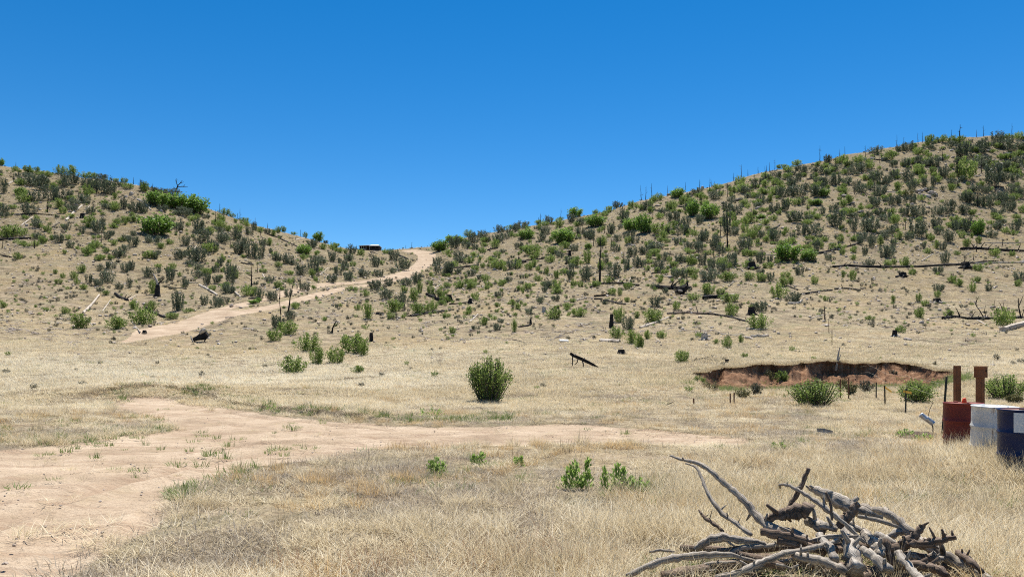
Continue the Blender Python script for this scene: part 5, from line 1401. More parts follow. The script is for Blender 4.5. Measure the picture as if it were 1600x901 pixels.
snag(402, 426, 16, 'char', 39, 0.0, 0.8, 4, 'burnt bare pole left of the road cut', 0.2)

_r = random.Random(22)
for i in range(46):
    px = _r.uniform(930, 1595) if i < 38 else _r.uniform(20, 420); sk = np.interp(px, [a for a, b in SKY], [b for a, b in SKY])
    snag(px, sk + 6 + 130 * _r.random() ** 1.3, _r.uniform(8, 20), _r.choice(['char', 'char', 'twig']), 1500 + i, _r.uniform(-0.08, 0.08), None, 4)

def ridge_tree():
    x, y, z = at(271.5, 297); s = y / FPX
    o = tag(empty('bare_tree', (x, y, z - 0.15)), 'bare dead tree with forked branches on the left ridge', 'dead tree')
    q = lambda a, b, d=0.0: Vector(((a - 427) / 6 * s, d, (212 - b) / 6 * s))
    w = s / 6
    Geo().tube([q(424, 225), q(432, 205), q(448, 160), q(465, 118)], [9 * w, 8 * w, 7 * w, 5 * w], 7, 0.12, 1).build('trunk', M['char'], o)
    B = [[(465, 118), (455, 95), (452, 78), (468, 60)], [(465, 118), (485, 95), (505, 88), (522, 82)], [(460, 130), (490, 128), (520, 118), (528, 98)], [(452, 150), (436, 142), (424, 130)], [(442, 178), (470, 172), (500, 172)], [(452, 82), (444, 66), (448, 48)], [(490, 95), (500, 78), (512, 72)], [(500, 124), (530, 130), (560, 128)]]
    for k, pts in enumerate(B):
        Geo().tube([q(a, b, 0.12 * ((k % 3) - 1) * i) for i, (a, b) in enumerate(pts)], [4.2 * w * (1 - 0.75 * i / (len(pts) - 1)) for i in range(len(pts))], 5, 0.1, k).build('branch', M['char'], o)
ridge_tree()

def bare_stems(px, py, lines, label, sc=6.0):
    x, y, z = at(px, py); s = y / FPX
    o = tag(empty('bare_shrub', (x, y, z - 0.05)), label, 'dead shrub')
    for k, (pts, r) in enumerate(lines):
        Geo().tube([Vector(((a - px) * s, 0.1 * ((k % 3) - 1) * i, (py - b) * s)) for i, (a, b) in enumerate(pts)], [r * s * (1 - 0.6 * i / (len(pts) - 1)) for i in range(len(pts))], 5, 0.1, k).build('branch', M['char'], o)
bare_stems(1538, 497, [([(1538, 497), (1531, 486), (1523.5, 477), (1522.5, 463)], 0.9), ([(1523.5, 475), (1527, 467), (1530, 461)], 0.6), ([(1541, 497), (1539, 484), (1542, 476)], 0.6)], 'bare burnt shrub stems with a fork above the charred log')
bare_stems(1566, 500, [([(1570, 495), (1566, 484), (1560, 472)], 0.9), ([(1555, 492), (1554.5, 480), (1554, 468)], 0.6), ([(1570, 492), (1569.5, 478), (1569, 469)], 0.5)], 'bare thin stems sticking out of a green bush')
bare_stems(1595, 496, [([(1595, 495), (1591, 480), (1589, 465)], 1.2), ([(1591, 479), (1595, 470), (1599, 460)], 0.8), ([(1596, 495), (1600, 486), (1604, 478)], 0.8)], 'forked burnt stems at the right edge above the thick log')
bare_stems(519, 520, [([(519, 521), (520, 512), (523, 506), (527, 500)], 1.5), ([(521, 510), (528, 505), (533, 502)], 0.8), ([(516, 521), (519, 514)], 1.4)], 'grey splintered shrub stub left of the bushes in the meadow')
bare_stems(1042, 632, [([(1028, 633), (1038, 630), (1050, 625)], 1.3), ([(1034, 632), (1046, 631), (1060, 630), (1064, 632)], 1.2), ([(1040, 630), (1044, 634)], 1.0)], 'dark dead branches on bare soil left of the bank')

# rocks ---------------------------------------------------------------
ROCKS = []
for i in range(5):
    V, F = rock_geo(40 + i, 2, 0.55 + 0.1 * i)
    me = mesh_from('rock', V, F); me.materials.append(M['rock']); ROCKS.append(me)
def rock(px, py, w, h, label=None, i=0):
    x, y, z = at(px, py); s = y / FPX
    o = link('rock', ROCKS[i % 5], None, None, (x, y, z)); o.scale = (w * s, w * s * 0.8, h * s * 1.4); o.rotation_euler = (0.1 * (i % 3), 0.1 * ((i // 3) % 3), i * 1.7)
    tag(o, label, 'rock', 'pale rocks on the slopes')
    if not label: queue_label(o, 'pale rock', 'pale rocks', px, py)
    return o
rock(1332.5, 319, 10, 6, 'whitest rock lying between dark shrubs on the right hill', 1)
for i, v in enumerate([(1437, 300, 14, 8), (1446, 298, 12, 7), (1455, 303, 14, 8), (1450, 308, 12, 7), (1462, 306, 9, 6), (1441, 306, 10, 6), (1470, 250, 14, 8), (1478, 246, 12, 6), (1430, 256, 12, 5), (1525, 245, 12, 5), (1552, 252, 11, 5), (1562, 257, 16, 5), (1572, 243, 14, 6), (1425, 320, 8, 5), (1450, 325, 8, 5), (1565, 270, 5, 5), (1489, 247, 8, 4),
                    (1441, 505, 10, 7), (1418, 531, 14, 6), (1550, 571, 13, 5), (1503, 456, 9, 4), (1468, 485, 8, 6), (1448, 478, 7, 5), (1560, 301, 7, 4), (1403, 485, 7, 4), (1171, 404, 7, 3), (1169, 530, 14, 8), (1060, 456, 6, 4), (1045, 290, 10, 4), (1078, 308, 9, 5), (1130, 318, 12, 5), (1155, 313, 16, 5), (1185, 326, 14, 5), (1235, 264, 8, 4),
                    (119, 322, 15, 4), (27, 336, 12, 4), (62, 328, 9, 4), (205, 305, 10, 9), (252, 331, 9, 5), (197, 308, 6, 5), (160, 320, 8, 5), (165, 300, 7, 4), (250, 470, 9, 4), (362, 478, 9, 5), (355, 443, 6, 4), (232, 408, 8, 5), (690, 420, 6, 4), (773, 422, 8, 5), (950, 336, 6, 3), (937, 324, 5, 3), (1345, 332, 14, 6), (1318, 307, 12, 6), (1380, 250, 14, 6), (1350, 250, 10, 5), (1600, 247, 8, 5), (1232, 286, 9, 4), (1270, 258, 9, 4), (1098, 283, 8, 7), (1075, 305, 10, 6), (1028, 322, 10, 4), (1530, 262, 8, 4)]):
    rock(*v, None, i)
_r = random.Random(11)
for i in range(110):
    px = _r.uniform(1000, 1600) if i < 90 else _r.uniform(0, 330)
    sk = np.interp(px, [a for a, b in SKY], [b for a, b in SKY])
    py = sk + 8 + _r.random() * 190
    w = _r.uniform(4, 9)
    rock(px, py, w, w * _r.uniform(0.4, 0.7), None, i)

# ------------------------------------------------------------------ hut on the saddle
def hut():
    x, y, z = at(578, 389)
    y = y + 0.5; s = y / FPX
    z0 = CAM_H - (391.5 - HOR) * s
    o = tag(empty('hut', ((577.0 - CX) * s, y, z0)), 'small dark hut with a pale roof on the saddle skyline', 'hut')
    X = lambda a: (a - 577.0) * s
    Zp = lambda b: (391.5 - b) * s
    dark = plain_material('dark_boards', (0.045, 0.035, 0.028), 0.85)
    void = plain_material('dark_interior', (0.012, 0.011, 0.010), 0.95)
    palewood = plain_material('pale_frame', (0.42, 0.38, 0.33), 0.8)
    roofm = plain_material('pale_roof', (0.62, 0.62, 0.60), 0.5, 0.1)
    grey = plain_material('grey_roof', (0.20, 0.17, 0.15), 0.7)
    D = 3.4
    def bx(name, a0, a1, b0, b1, y0, y1, mat, par=o):
        return Geo().box(((X(a0) + X(a1)) / 2, (y0 + y1) / 2, (Zp(b0) + Zp(b1)) / 2), (abs(X(a1) - X(a0)), y1 - y0, abs(Zp(b1) - Zp(b0)))).build(name, mat, par)
    w = bx('wall', 578.5, 592.5, 383.9, 391.5, 0.0, 0.15, dark)
    bx('window', 581, 586, 385.0, 387.8, -0.03, -0.002, void, w)
    bx('window', 587.5, 590.5, 385.0, 387.8, -0.03, -0.002, void, w)
    bx('side_wall', 592.0, 592.8, 383.9, 391.5, 0.16, D, dark)
    bx('back_wall', 561.5, 591.9, 383.9, 391.5, D - 0.15, D, dark)
    bx('side_wall', 561.2, 562.0, 384.2, 391.5, 0.3, D - 0.16, dark)
    for a in (562.0, 565.0, 568.5, 572.0, 577.6): bx('post', a - 0.35, a + 0.35, 383.9, 391.5, -0.1, 0.05, palewood)
    bx('porch_wall', 562.5, 571.0, 387.8, 391.4, 0.06, 0.16, palewood)
    g = Geo(); e = 0.35
    za, zb = Zp(383.8), Zp(380.6)
    v = [(X(576.5), -e, za), (X(593.5), -e, za), (X(593.5), D + e, za), (X(576.5), D + e, za), (X(579.5), D / 2, zb), (X(589), D / 2, zb)]
    v2 = [(a, b, c - 0.10) for a, b, c in v[:4]]
    g.add(v + v2, [(0, 1, 5, 4), (1, 2, 5), (2, 3, 4, 5), (3, 0, 4), (0, 6, 7, 1), (1, 7, 8, 2), (2, 8, 9, 3), (3, 9, 6, 0), (9, 8, 7, 6)])
    g.build('roof', roofm, o)
    g = Geo()
    g.add([(X(560.5), -e, Zp(384.1)), (X(576.4), -e, Zp(383.6)), (X(576.4), D + e, Zp(383.4)), (X(560.5), D + e, Zp(383.9)), (X(566), D / 2, Zp(381.6)), (X(576.4), D / 2, Zp(381.2))], [(0, 1, 5, 4), (2, 3, 4, 5), (3, 0, 4), (1, 2, 5), (0, 3, 2, 1)])
    g.build('porch_roof', grey, o)
    log([(549, 389.5), (562, 390), (575, 391), (588, 392)], 1.0, 'char', 'dark log shape put in as the shadow line under the hut', seed=410, stubs=0)  # charred bar added to draw the dark shadow line at the hut's foot
    log([(579, 394), (586, 395.5)], 1.2, 'char', 'dark charred chunk just below the hut', seed=411, stubs=0)
hut()

# ------------------------------------------------------------------ fence posts
steel = plain_material('dark_steel', (0.022, 0.026, 0.022), 0.5, 0.3, 20)
rusty = plain_material('rusty_steel', (0.16, 0.075, 0.045), 0.8, 0.3, 20)
def tpost(px, ptop, pbase, Y, lean=0.0, mat=None, label='', studs=0):
    p = P(px, pbase, Y); z = gz(p.x, p.y)
    top = CAM_H - (ptop - HOR) * Y / FPX
    H = top - z
    o = tag(empty('fence_post', (p.x, p.y, z)), label, 'post', 'steel fence posts')
    g = Geo()
    g.box((0, 0, H / 2 - 0.1), (0.045, 0.007, H + 0.2)).box((0, 0.020, H / 2 - 0.1), (0.007, 0.033, H + 0.2))
    for k in range(studs): g.box((0, -0.009, 0.25 + k * (H - 0.3) / studs), (0.016, 0.012, 0.022))
    g.build('shaft', mat or steel, o)
    o.rotation_euler = (0, lean, 0)
    return o
tpost(1472, 588, 672, 15.7, 0.075, None, 'nearest dark steel post leaning left of the red drum', 12)
for px, a, b, Y, lb in ((1415, 607, 650, 22.5, 'second nearest thin post left of the rounded bush'), (1383, 602, 645, 25.5, 'third thin post counted from the red drum'), (1369, 597, 637, 28.5, 'fourth thin post counted from the red drum'), (1357, 595, 629, 31.5, 'fifth thin post counted from the red drum'), (1344, 594, 628, 34.5, 'sixth thin post right of the wide bush')):
    tpost(px, a, b, Y, random.Random(px).uniform(-0.03, 0.03), None, lb)
for px, a, b, lb in ((1326, 590, 622, 'rusty thin post close to the right end of the wide bush'), (1313, 592, 621, 'rusty thin post half hidden behind the wide bush'), (1084, 622, 633, 'short rusty stake at the left end of the bank'), (1141, 614, 630, 'rusty stake left of its close twin before the bank'), (1147, 613, 629, 'rusty stake right of its close twin before the bank')):
    x, y, z = at(px, b); tpost(px, a, b, y, 0.0, rusty, lb)
for px, a, b, lb in ((1289, 478, 506, 'rusty post uphill at the far end of the fence'), (1295, 497, 520, 'middle one of the rusty posts above the bank'), (1300, 514, 537, 'lowest of the rusty posts above the bank')):
    x, y, z = at(px, b); tpost(px, a, b, y, 0.0, rusty, lb)
def fence_wires():
    pts = [(1472, 15.7), (1415, 22.5), (1383, 25.5), (1369, 28.5), (1357, 31.5), (1344, 34.5)]
    o = tag(empty('fence_wire', P(1415, 630, 22.5)), 'thin wires strung between the steel posts before the bank', 'wire')
    for h in (0.45, 0.8, 1.08):
        q = []
        for px, Y in pts:
            p = P(px, 600, Y); q.append(Vector((p.x, p.y - 0.02, gz(p.x, p.y) + h)))
        Geo().tube([a - o.location for a in q], 0.0025, 4, 0).build('wire', M['grey'], o)
    tape = plain_material('yellow_tape', (0.75, 0.42, 0.04), 0.5, 0.1)
    for (a, Ya), (b, Yb), t0, t1 in (((1415, 22.5), (1383, 25.5), -0.25, 0.1), ((1383, 25.5), (1369, 28.5), -0.6, 0.15)):
        pa, pb = P(a, 600, Ya), P(b, 600, Yb); pa.z = gz(pa.x, pa.y) + 0.62; pb.z = gz(pb.x, pb.y) + 0.6
        e0, e1 = pa.lerp(pb, t0), pa.lerp(pb, t1); dz = Vector((0, 0, 0.035))
        g = Geo(); yo = Vector((0, 0.004, 0))
        g.add([e0 - dz - o.location, e1 - dz - o.location, e1 + dz - o.location, e0 + dz - o.location, e0 - dz + yo - o.location, e1 - dz + yo - o.location, e1 + dz + yo - o.location, e0 + dz + yo - o.location], [(0, 1, 2, 3), (7, 6, 5, 4), (0, 4, 5, 1), (1, 5, 6, 2), (2, 6, 7, 3), (3, 7, 4, 0)])
        g.build('tape', tape, o)
fence_wires()
def leaning_post():
    x, y, z = at(1306, 571); s = y / FPX
    o = tag(empty('wooden_stake', (x, y - 0.1, z - 0.1)), 'grey weathered stake leaning at the lip of the bank', 'stake')
    Geo().tube([Vector((-0.04, 0, -0.2)), Vector((0.06, 0, 0.5)), Vector((0.18, 0, 31 * s))], [0.07, 0.06, 0.03], 7, 0.15, 3).build('shaft', M['grey'], o)
    Geo().tube([Vector((0.0, -0.05, 0.1)), Vector((0.22, -0.05, 0.75))], [0.04, 0.02], 6, 0.15, 4).build('splinter', M['pale'], o)
    g = Geo().tube([Vector((0.22, -0.1, 0.5)), Vector((0.22, -0.5, -1.1))], 0.008, 4, 0).build('wire', M['grey'], o)
leaning_post()

# ------------------------------------------------------------------ drums and wooden posts at the right
def drum(name, label, px, py_top, Y, mat, lidmat, lean=(0, 0), dent=0.008, seed=0):
    R, H = 0.29, 0.88
    p = P(px, py_top, Y); z = CAM_H - (py_top - HOR) * Y / FPX - H
    o = tag(empty(name, (p.x, p.y, z)), label, 'drum')
    prof = [(R * 0.985, 0.0), (R + 0.008, 0.004), (R + 0.008, 0.02), (R, 0.026)]
    for c in (0.30, 0.585):
        prof += [(R, c - 0.03), (R + 0.011, c - 0.012), (R + 0.013, c), (R + 0.011, c + 0.012), (R, c + 0.03)]
    prof += [(R, H - 0.026), (R + 0.008, H - 0.02), (R + 0.009, H - 0.004), (R + 0.002, H), (R - 0.008, H - 0.002), (R - 0.012, H - 0.018)]
    # extra rings so that dents have something to bend
    full = []
    for (a, b), (c, d) in zip(prof, prof[1:]):
        k = max(1, int((d - b) / 0.05))
        full += [(a + (c - a) * i / k, b + (d - b) * i / k) for i in range(k)]
    full.append(prof[-1])
    g = Geo().lathe(full, 48)
    v = np.array(g.v); a = np.arctan2(v[:, 1], v[:, 0])
    k = 1 + dent * (fbm(np.cos(a) * 2.2 + seed, v[:, 2] * 4 + np.sin(a) * 2.2, 700 + seed, 3) - 0.5) * 6
    v[:, :2] *= k[:, None]; g.v = [tuple(q) for q in v]
    g.build('body', mat, o, None, True)
    lid = Geo()
    n = 48; rr = R - 0.011
    pv = [(rr * 1.0 * math.cos(2 * math.pi * i / n), rr * math.sin(2 * math.pi * i / n), H - 0.018) for i in range(n)]
    pv2 = [(rr * 0.93 * math.cos(2 * math.pi * i / n), rr * 0.93 * math.sin(2 * math.pi * i / n), H - 0.008) for i in range(n)]
    lid.add(pv + pv2 + [(0, 0, H - 0.006)], [(i, (i + 1) % n, n + (i + 1) % n, n + i) for i in range(n)] + [(n + i, n + (i + 1) % n, 2 * n) for i in range(n)])
    l = lid.build('lid', lidmat, o)
    Geo().lathe([(0.001, H + 0.014), (0.03, H + 0.014), (0.034, H + 0.008), (0.034, H - 0.01)], 14).build('bung', lidmat, l).location = (0.12, 0.1, 0)
    Geo().lathe([(0.001, H + 0.008), (0.018, H + 0.008), (0.02, H + 0.004), (0.02, H - 0.01)], 12).build('bung', lidmat, l).location = (-0.14, -0.06, 0)
    o.rotation_euler = (lean[0], lean[1], seed * 1.1)
    return o
red = paint_material('red_drum_paint', (0.15, 0.024, 0.018), 0.05, 0.5)
white = paint_material('white_drum_paint', (0.60, 0.60, 0.58), 0.42, 0.45)
whitel = paint_material('white_lid_paint', (0.78, 0.77, 0.74), 0.30, 0.5, False)
blue = paint_material('navy_drum_paint', (0.010, 0.019, 0.070), -0.2, 0.35)
d1 = drum('red_drum', 'dark red steel drum left of the white drum', 1505, 628.5, 12.6, red, paint_material('red_lid_paint', (0.24, 0.07, 0.045), 0.25, 0.6, False), (0, 0), 0.006, 1)
d2 = drum('white_drum', 'dented white steel drum with rust streaks between red and navy drums', 1551, 633.5, 11.0, white, whitel, (0.0, -0.035), 0.012, 2)
d3 = drum('navy_drum', 'navy blue steel drum with a white paper sheet at right edge', 1600, 638.5, 9.75, blue, paint_material('rusty_lid_paint', (0.16, 0.07, 0.05), 0.4, 0.7, False), (0, 0), 0.006, 3)
def paper():
    R = 0.306
    me = Geo(); n = 8
    a0, a1 = math.radians(-90 - 54), math.radians(-90 - 10)
    vs = []; 
    for i in range(n + 1):
        a = a0 + (a1 - a0) * i / n
        for r_, zz in ((R, 0.60), (R, 0.845), (R + 0.003, 0.845), (R + 0.003, 0.60)): vs.append((r_ * math.cos(a), r_ * math.sin(a), zz))
    f = []
    for i in range(n):
        for k in range(4): f.append((i * 4 + k, (i + 1) * 4 + k, (i + 1) * 4 + (k + 1) % 4, i * 4 + (k + 1) % 4))
    f += [(0, 1, 2, 3), (n * 4 + 3, n * 4 + 2, n * 4 + 1, n * 4)]
    pm = plain_material('paper', (0.55, 0.57, 0.59), 0.8, 0.06, 5)
    o = me.add(vs, f).build('paper_sheet', pm, d3)
    o.rotation_euler = (0, 0, -d3.rotation_euler.z)
paper()
def orange_cap():
    om = plain_material('orange_plastic', (0.80, 0.10, 0.03), 0.4, 0.08, 12)
    x, y, z = d1.location; 
    o = Geo().lathe([(0.001, 0.085), (0.018, 0.083), (0.026, 0.072), (0.030, 0.05), (0.034, 0.046), (0.036, 0.02), (0.038, 0.0), (0.0, 0.0)], 18).build('orange_cap', om, None, (x, y - 0.03, z + 0.8745), True)
    tag(o, 'small orange plastic cap standing on the red drum', 'cap')
orange_cap()
def wooden_posts():
    wood = wood_material('stained_post_wood', [(0.25, (0.10, 0.038, 0.016)), (0.5, (0.20, 0.080, 0.034)), (0.8, (0.30, 0.13, 0.06))], 0.0, 4, 3)
    def post(px, ptop, Y, w, label, head):
        p = P(px, ptop, Y); z = gz(p.x, p.y); H = CAM_H - (ptop - HOR) * Y / FPX - z
        o = tag(empty('wooden_post', (p.x, p.y, z)), label, 'post')
        c = w / 2; b = 0.006; g = Geo()
        ring = [(-c + b, -c), (c - b, -c), (c, -c + b), (c, c - b), (c - b, c), (-c + b, c), (-c, c - b), (-c, -c + b)]
        hh = H - (0.03 if head else 0)
        lv = [-0.4, 0.3, 0.7, 1.0, hh - 0.006, hh]
        vs = [(x * (0.95 if i == 5 else 1), y * (0.95 if i == 5 else 1), q) for i, q in enumerate(lv) for x, y in ring]
        uv = [(k / 8 * 0.4, q) for q in lv for k in range(8)]
        f = [(i * 8 + k, i * 8 + (k + 1) % 8, (i + 1) * 8 + (k + 1) % 8, (i + 1) * 8 + k) for i in range(5) for k in range(8)] + [tuple(range(40, 48))]
        g.add(vs, f, uv).build('shaft', wood, o)
        if head:
            bw, bh = 0.15, 0.185
            hb = empty('box_head', (0, 0, 0)); COL.objects.unlink(hb); bpy.data.objects.remove(hb)
            hd = Geo().box((0, -0.01, H - bh / 2), (bw, bw, bh)).build('box_head', wood, o)
            Geo().box((0, -0.012, H + 0.009), (bw + 0.012, bw + 0.012, 0.016)).build('lid', plain_material('pale_box_lid', (0.42, 0.24, 0.13), 0.8), hd)  # lid in a paler brown than the box
            hole = plain_material('hole_dark', (0.01, 0.008, 0.006), 0.95)
            g = Geo().lathe([(0.021, 0.0), (0.017, 0.003), (0.001, 0.0035)], 14)
            h = g.build('hole', hole, hd); h.rotation_euler = (math.radians(90), 0, 0); h.location = (0.03, -0.01 - bw / 2 - 0.001, H - 0.07)
            o.rotation_euler = (0, 0, math.radians(28))
        else: o.rotation_euler = (0, 0, math.radians(8))
    post(1495.5, 571, 14.2, 0.094, 'plain brown wooden post standing behind the red drum', False)
    post(1531.5, 573, 13.4, 0.105, 'brown wooden post topped with a small wooden box', True)
wooden_posts()
def canister():
    Y = 16.0; c = P(1447.5, 654, Y)
    o = tag(empty('metal_canister', c), 'grey metal cylinder tilted on a thin rod left of the drums', 'canister')
    met = plain_material('galvanized_metal', (0.50, 0.50, 0.50), 0.45, 0.15, 14, 0.6)
    a = Vector((-0.115, 0.02, 0.09)); b = Vector((0.115, -0.06, -0.095)); ax = (b - a)
    q = ax.to_track_quat('Z', 'Y'); L = ax.length
    body = Geo().lathe([(0.0, 0.0), (0.056, 0.0), (0.058, 0.01), (0.056, 0.02), (0.056, L * 0.42), (0.060, L * 0.44), (0.060, L * 0.50), (0.056, L * 0.52), (0.056, L - 0.02), (0.059, L - 0.008), (0.056, L), (0.045, L), (0.045, L - 0.03), (0, L - 0.03)], 22).build('body', met, o, None, True)
    body.location = a; body.rotation_mode = 'QUATERNION'; body.rotation_quaternion = q
    Geo().tube([Vector((0.04, 0.0, 0.06)), Vector((0.09, 0.03, 0.2)), Vector((0.17, 0.06, 0.34))], 0.006, 6, 0).build('rod', steel, o)
    z = gz(c.x, c.y) - c.z
    Geo().tube([Vector((0.10, -0.05, -0.10)), Vector((0.12, -0.05, z - 0.05))], 0.012, 6, 0).build('stake', steel, o)
canister()
def soil_heap():
    x, y, z = at(1432, 682); r = random.Random(5)
    g = Geo(); n = 22; m = 9; vs = []
    for i in range(m):
        for k in range(n):
            a = 2 * math.pi * k / n; q = i / (m - 1)
            rad = q * (1 + 0.2 * math.sin(3 * a + 1) + 0.1 * r.uniform(-1, 1))
            vs.append((0.62 * rad * math.cos(a), 0.42 * rad * math.sin(a), 0.10 * (1 - q ** 1.6) + r.uniform(-0.018, 0.018) - 0.04 * (q == 1)))
    f = [(i * n + k, i * n + (k + 1) % n, (i + 1) * n + (k + 1) % n, (i + 1) * n + k) for i in range(m - 1) for k in range(n)]
    o = g.add(vs, f).build('soil_heap', plain_material('dark_soil', (0.075, 0.05, 0.036), 0.95, 0.5, 9), None, (x, y, z), True)
    tag(o, 'low heap of dark soil with weeds beside the drums', 'soil')
    weed(1410, 683, [(-5, 11, 11), (4, 13, 11), (12, 10, 11)], 'green weeds on the left of the dark soil heap', 21)
    weed(1440, 688, [(-6, 9, 11), (4, 11, 10), (12, 9, 10)], 'green weeds on the front of the dark soil heap', 22)
soil_heap()
def slab():
    x, y, z = at(881, 534); s = y / FPX
    me = Geo().box((0, 0, 0.10), (14 * s, 0.5, 0.14), None).build('pale_slab', plain_material('white_stone', (0.70, 0.67, 0.62), 0.8, 0.12), None, (x, y, z))
    b = me.modifiers.new('bevel', 'BEVEL'); b.width = 0.04; b.segments = 2
    me.rotation_euler = (0.25, 0.03, 0.1)
    tag(me, 'flat white slab lying alone in the pale meadow', 'slab')
slab()
def wood_chunk():
    x, y, z = at(1289, 677)
    o = Geo().tube([(-0.16, 0.04, 0.07), (-0.02, 0, 0.06), (0.14, -0.06, 0.03)], [0.035, 0.05, 0.03], 7, 0.3, 8).build('wood_chunk', M['grey'], None, (x, y, z)); tag(o, 'small grey wood chunk lying in the straw left of the drums', 'wood')
wood_chunk()

# ------------------------------------------------------------------ the brush pile in the foreground
def limb(label, pts, Y0, Y1, rads, mat='grey', seed=0, twigs=(), name='dead_branch', sides=9, wob=0.14):
    """a dead limb through photograph points, from depth Y0 at the first to Y1 at the last; twigs are parts"""
    Y0 *= 0.88; Y1 *= 0.88
    n = len(pts); w = []
    for i, (px, py) in enumerate(pts):
        Y = Y0 + (Y1 - Y0) * i / max(n - 1, 1)
        rad = np.interp(i / max(n - 1, 1), np.linspace(0, 1, len(rads)), rads) * Y / FPX
        Y = min(Y, (CAM_H - 0.01 - rad * 0.6) * FPX / (py - HOR))
        w.append(P(px, py, Y))
    m = max(8, n * 4)
    c = w[n // 2].copy()
    q = resample([a - c for a in w], m)
    r = random.Random(seed)
    ym = (Y0 + Y1) / 2
    rr = []
    for i in range(m):
        b = np.interp(i / (m - 1), np.linspace(0, 1, len(rads)), rads) * ym / FPX
        rr.append(b * (1 + 0.10 * math.sin(i * 1.7 + seed) + r.uniform(-0.11, 0.11)))
        q[i] += Vector((r.uniform(-1, 1), r.uniform(-1, 1), r.uniform(-1, 1))) * b * 0.22
    o = Geo().tube(q, rr, sides, wob, seed).build(name, M[mat], None, c, True)
    for k, (i0, i1, dx, dy, rd) in enumerate(twigs):
        b = q[int(i0 * (m - 1))]
        s = ym / FPX
        e = b + Vector((dx * s, r.uniform(-0.05, 0.05), -dy * s))
        Geo().tube([b, b.lerp(e, 0.5) + Vector((0, 0, 0.1 * (e - b).length * r.uniform(-1, 1))), e], [rd * s, rd * s * 0.8, rd * s * 0.45], 6, 0.15, k).build('twig', M[mat], o, None, True)
    for k in range(2 if m > 12 else 1):
        i = r.randrange(2, m - 2); b = q[i]; a = r.uniform(0, 6.28); L = rr[i] * r.uniform(1.6, 3.6)
        e = b + Vector((math.cos(a) * 0.8, -abs(math.sin(a)) * 0.4, abs(math.sin(a)) + 0.15)).normalized() * L
        Geo().tube([b, b.lerp(e, 0.6), e], [rr[i] * 0.45, rr[i] * 0.36, rr[i] * 0.27], 6, 0.2, k).build('twig', M[mat], o, None, True)
    tag(o, label, 'branch', 'branches of the foreground brush pile')
    return o
limb('longest grey branch reaching up left out of the brush pile', [(1047, 711), (1064, 717), (1085, 721), (1107, 733), (1129, 752), (1147, 767), (1165, 784), (1183, 805), (1196, 818), (1214, 828), (1236, 832), (1254, 838), (1266, 849)], 7.6, 6.5, [1.6, 2.8, 3.6, 4.4, 5.0, 6.4, 7.0, 6.0, 4.5], 'grey', 1, [(0.10, 0, -3, -5, 2.0), (0.44, 0, 2, -8, 2.0), (0.62, 0, -6, 16, 2.6)])
limb('thin crooked grey branch below the longest one', [(1071, 723), (1088, 730), (1096, 745), (1102, 762), (1116, 786), (1134, 806), (1151, 818), (1175, 836)], 7.4, 6.6, [1.4, 2.2, 2.4, 3.4, 3.6, 3.2], 'grey', 2, [(0.66, 0, 12, -8, 1.6), (0.5, 0, -3, -5, 2.0), (0.85, 0, 5, -9, 1.0)])
limb('short dark splintered branch at the left of the pile', [(1092, 796), (1102, 809), (1116, 818), (1130, 830)], 7.0, 6.7, [1.6, 3.0, 3.0, 2.5], 'brown', 3, [(0.5, 0, 4, -18, 0.9), (0.4, 0, -8, -6, 1.0)])
limb('thick curved grey branch arching over the left of the pile', [(1088, 858), (1107, 845), (1129, 839), (1156, 843), (1178, 846), (1203, 853)], 6.5, 6.4, [5.5, 6.5, 7.0, 6.0, 4.5, 3.5], 'grey', 4, [(0.4, 0, 18, 14, 2.4)])
limb('long low grey branch running off the left of the pile', [(978, 899), (1012, 884), (1056, 871), (1096, 866), (1136, 866), (1168, 873), (1188, 878)], 5.9, 6.2, [3.5, 5.0, 6.0, 6.0, 5.0, 3.5, 2.5], 'grey', 5, [(0.35, 0, 2, -9, 1.2), (0.55, 0, -2, -8, 1.1)])
limb('long S curved grey branch crossing the front of the pile', [(1118, 902), (1147, 896), (1174, 885), (1196, 875), (1225, 865), (1254, 858), (1281, 853), (1299, 847), (1312, 842), (1326, 846)], 5.9, 6.3, [4.5, 5.0, 5.2, 5.2, 4.6, 4.6, 4.2, 3.6, 2.2], 'grey', 6, [(0.25, 0, -24, 2, 2.2), (0.62, 0, 2, -7, 1.2)])
limb('short dark branch standing upright out of the pile', [(1224, 799), (1236, 787), (1247.5, 767), (1256.5, 749), (1263, 731)], 7.0, 7.0, [4.2, 4.0, 3.6, 3.6, 3.0], 'brown', 7, [(0.85, 0, 3, -5, 1.6)])
limb('split brown log with a broken end facing right in the pile', [(1193, 812), (1210, 807), (1228, 802), (1246, 799), (1264, 798)], 6.9, 6.7, [5.0, 7.0, 9.0, 12.5, 12.0], 'brown', 8, [(0.5, 0, 12, 14, 4.0)], 'split_log', 10, 0.22)
limb('long pale branch with a hooked tip in the pile', [(1219, 762), (1219, 757), (1230, 757), (1245, 764), (1268, 778), (1290, 794), (1312, 811)], 7.2, 6.7, [1.5, 2.2, 3.0, 3.2, 3.8, 4.2, 4.6], 'pale', 9, [(0.62, 0, 2, 5, 2.2), (0.8, 0, 1, -18, 2.4)])
limb('big weathered log lying along the back of the pile', [(1264, 761), (1282, 768), (1302, 777), (1329, 790), (1354, 799), (1379, 807)], 7.3, 7.0, [4.0, 8.0, 11.0, 11.0, 11.0, 9.0], 'grey', 10, [(0.0, 0, -5, -4, 2.0), (0.15, 0, 14, 22, 3.0), (0.95, 0, 14, -10, 3.0)], 'weathered_log', 11, 0.2)
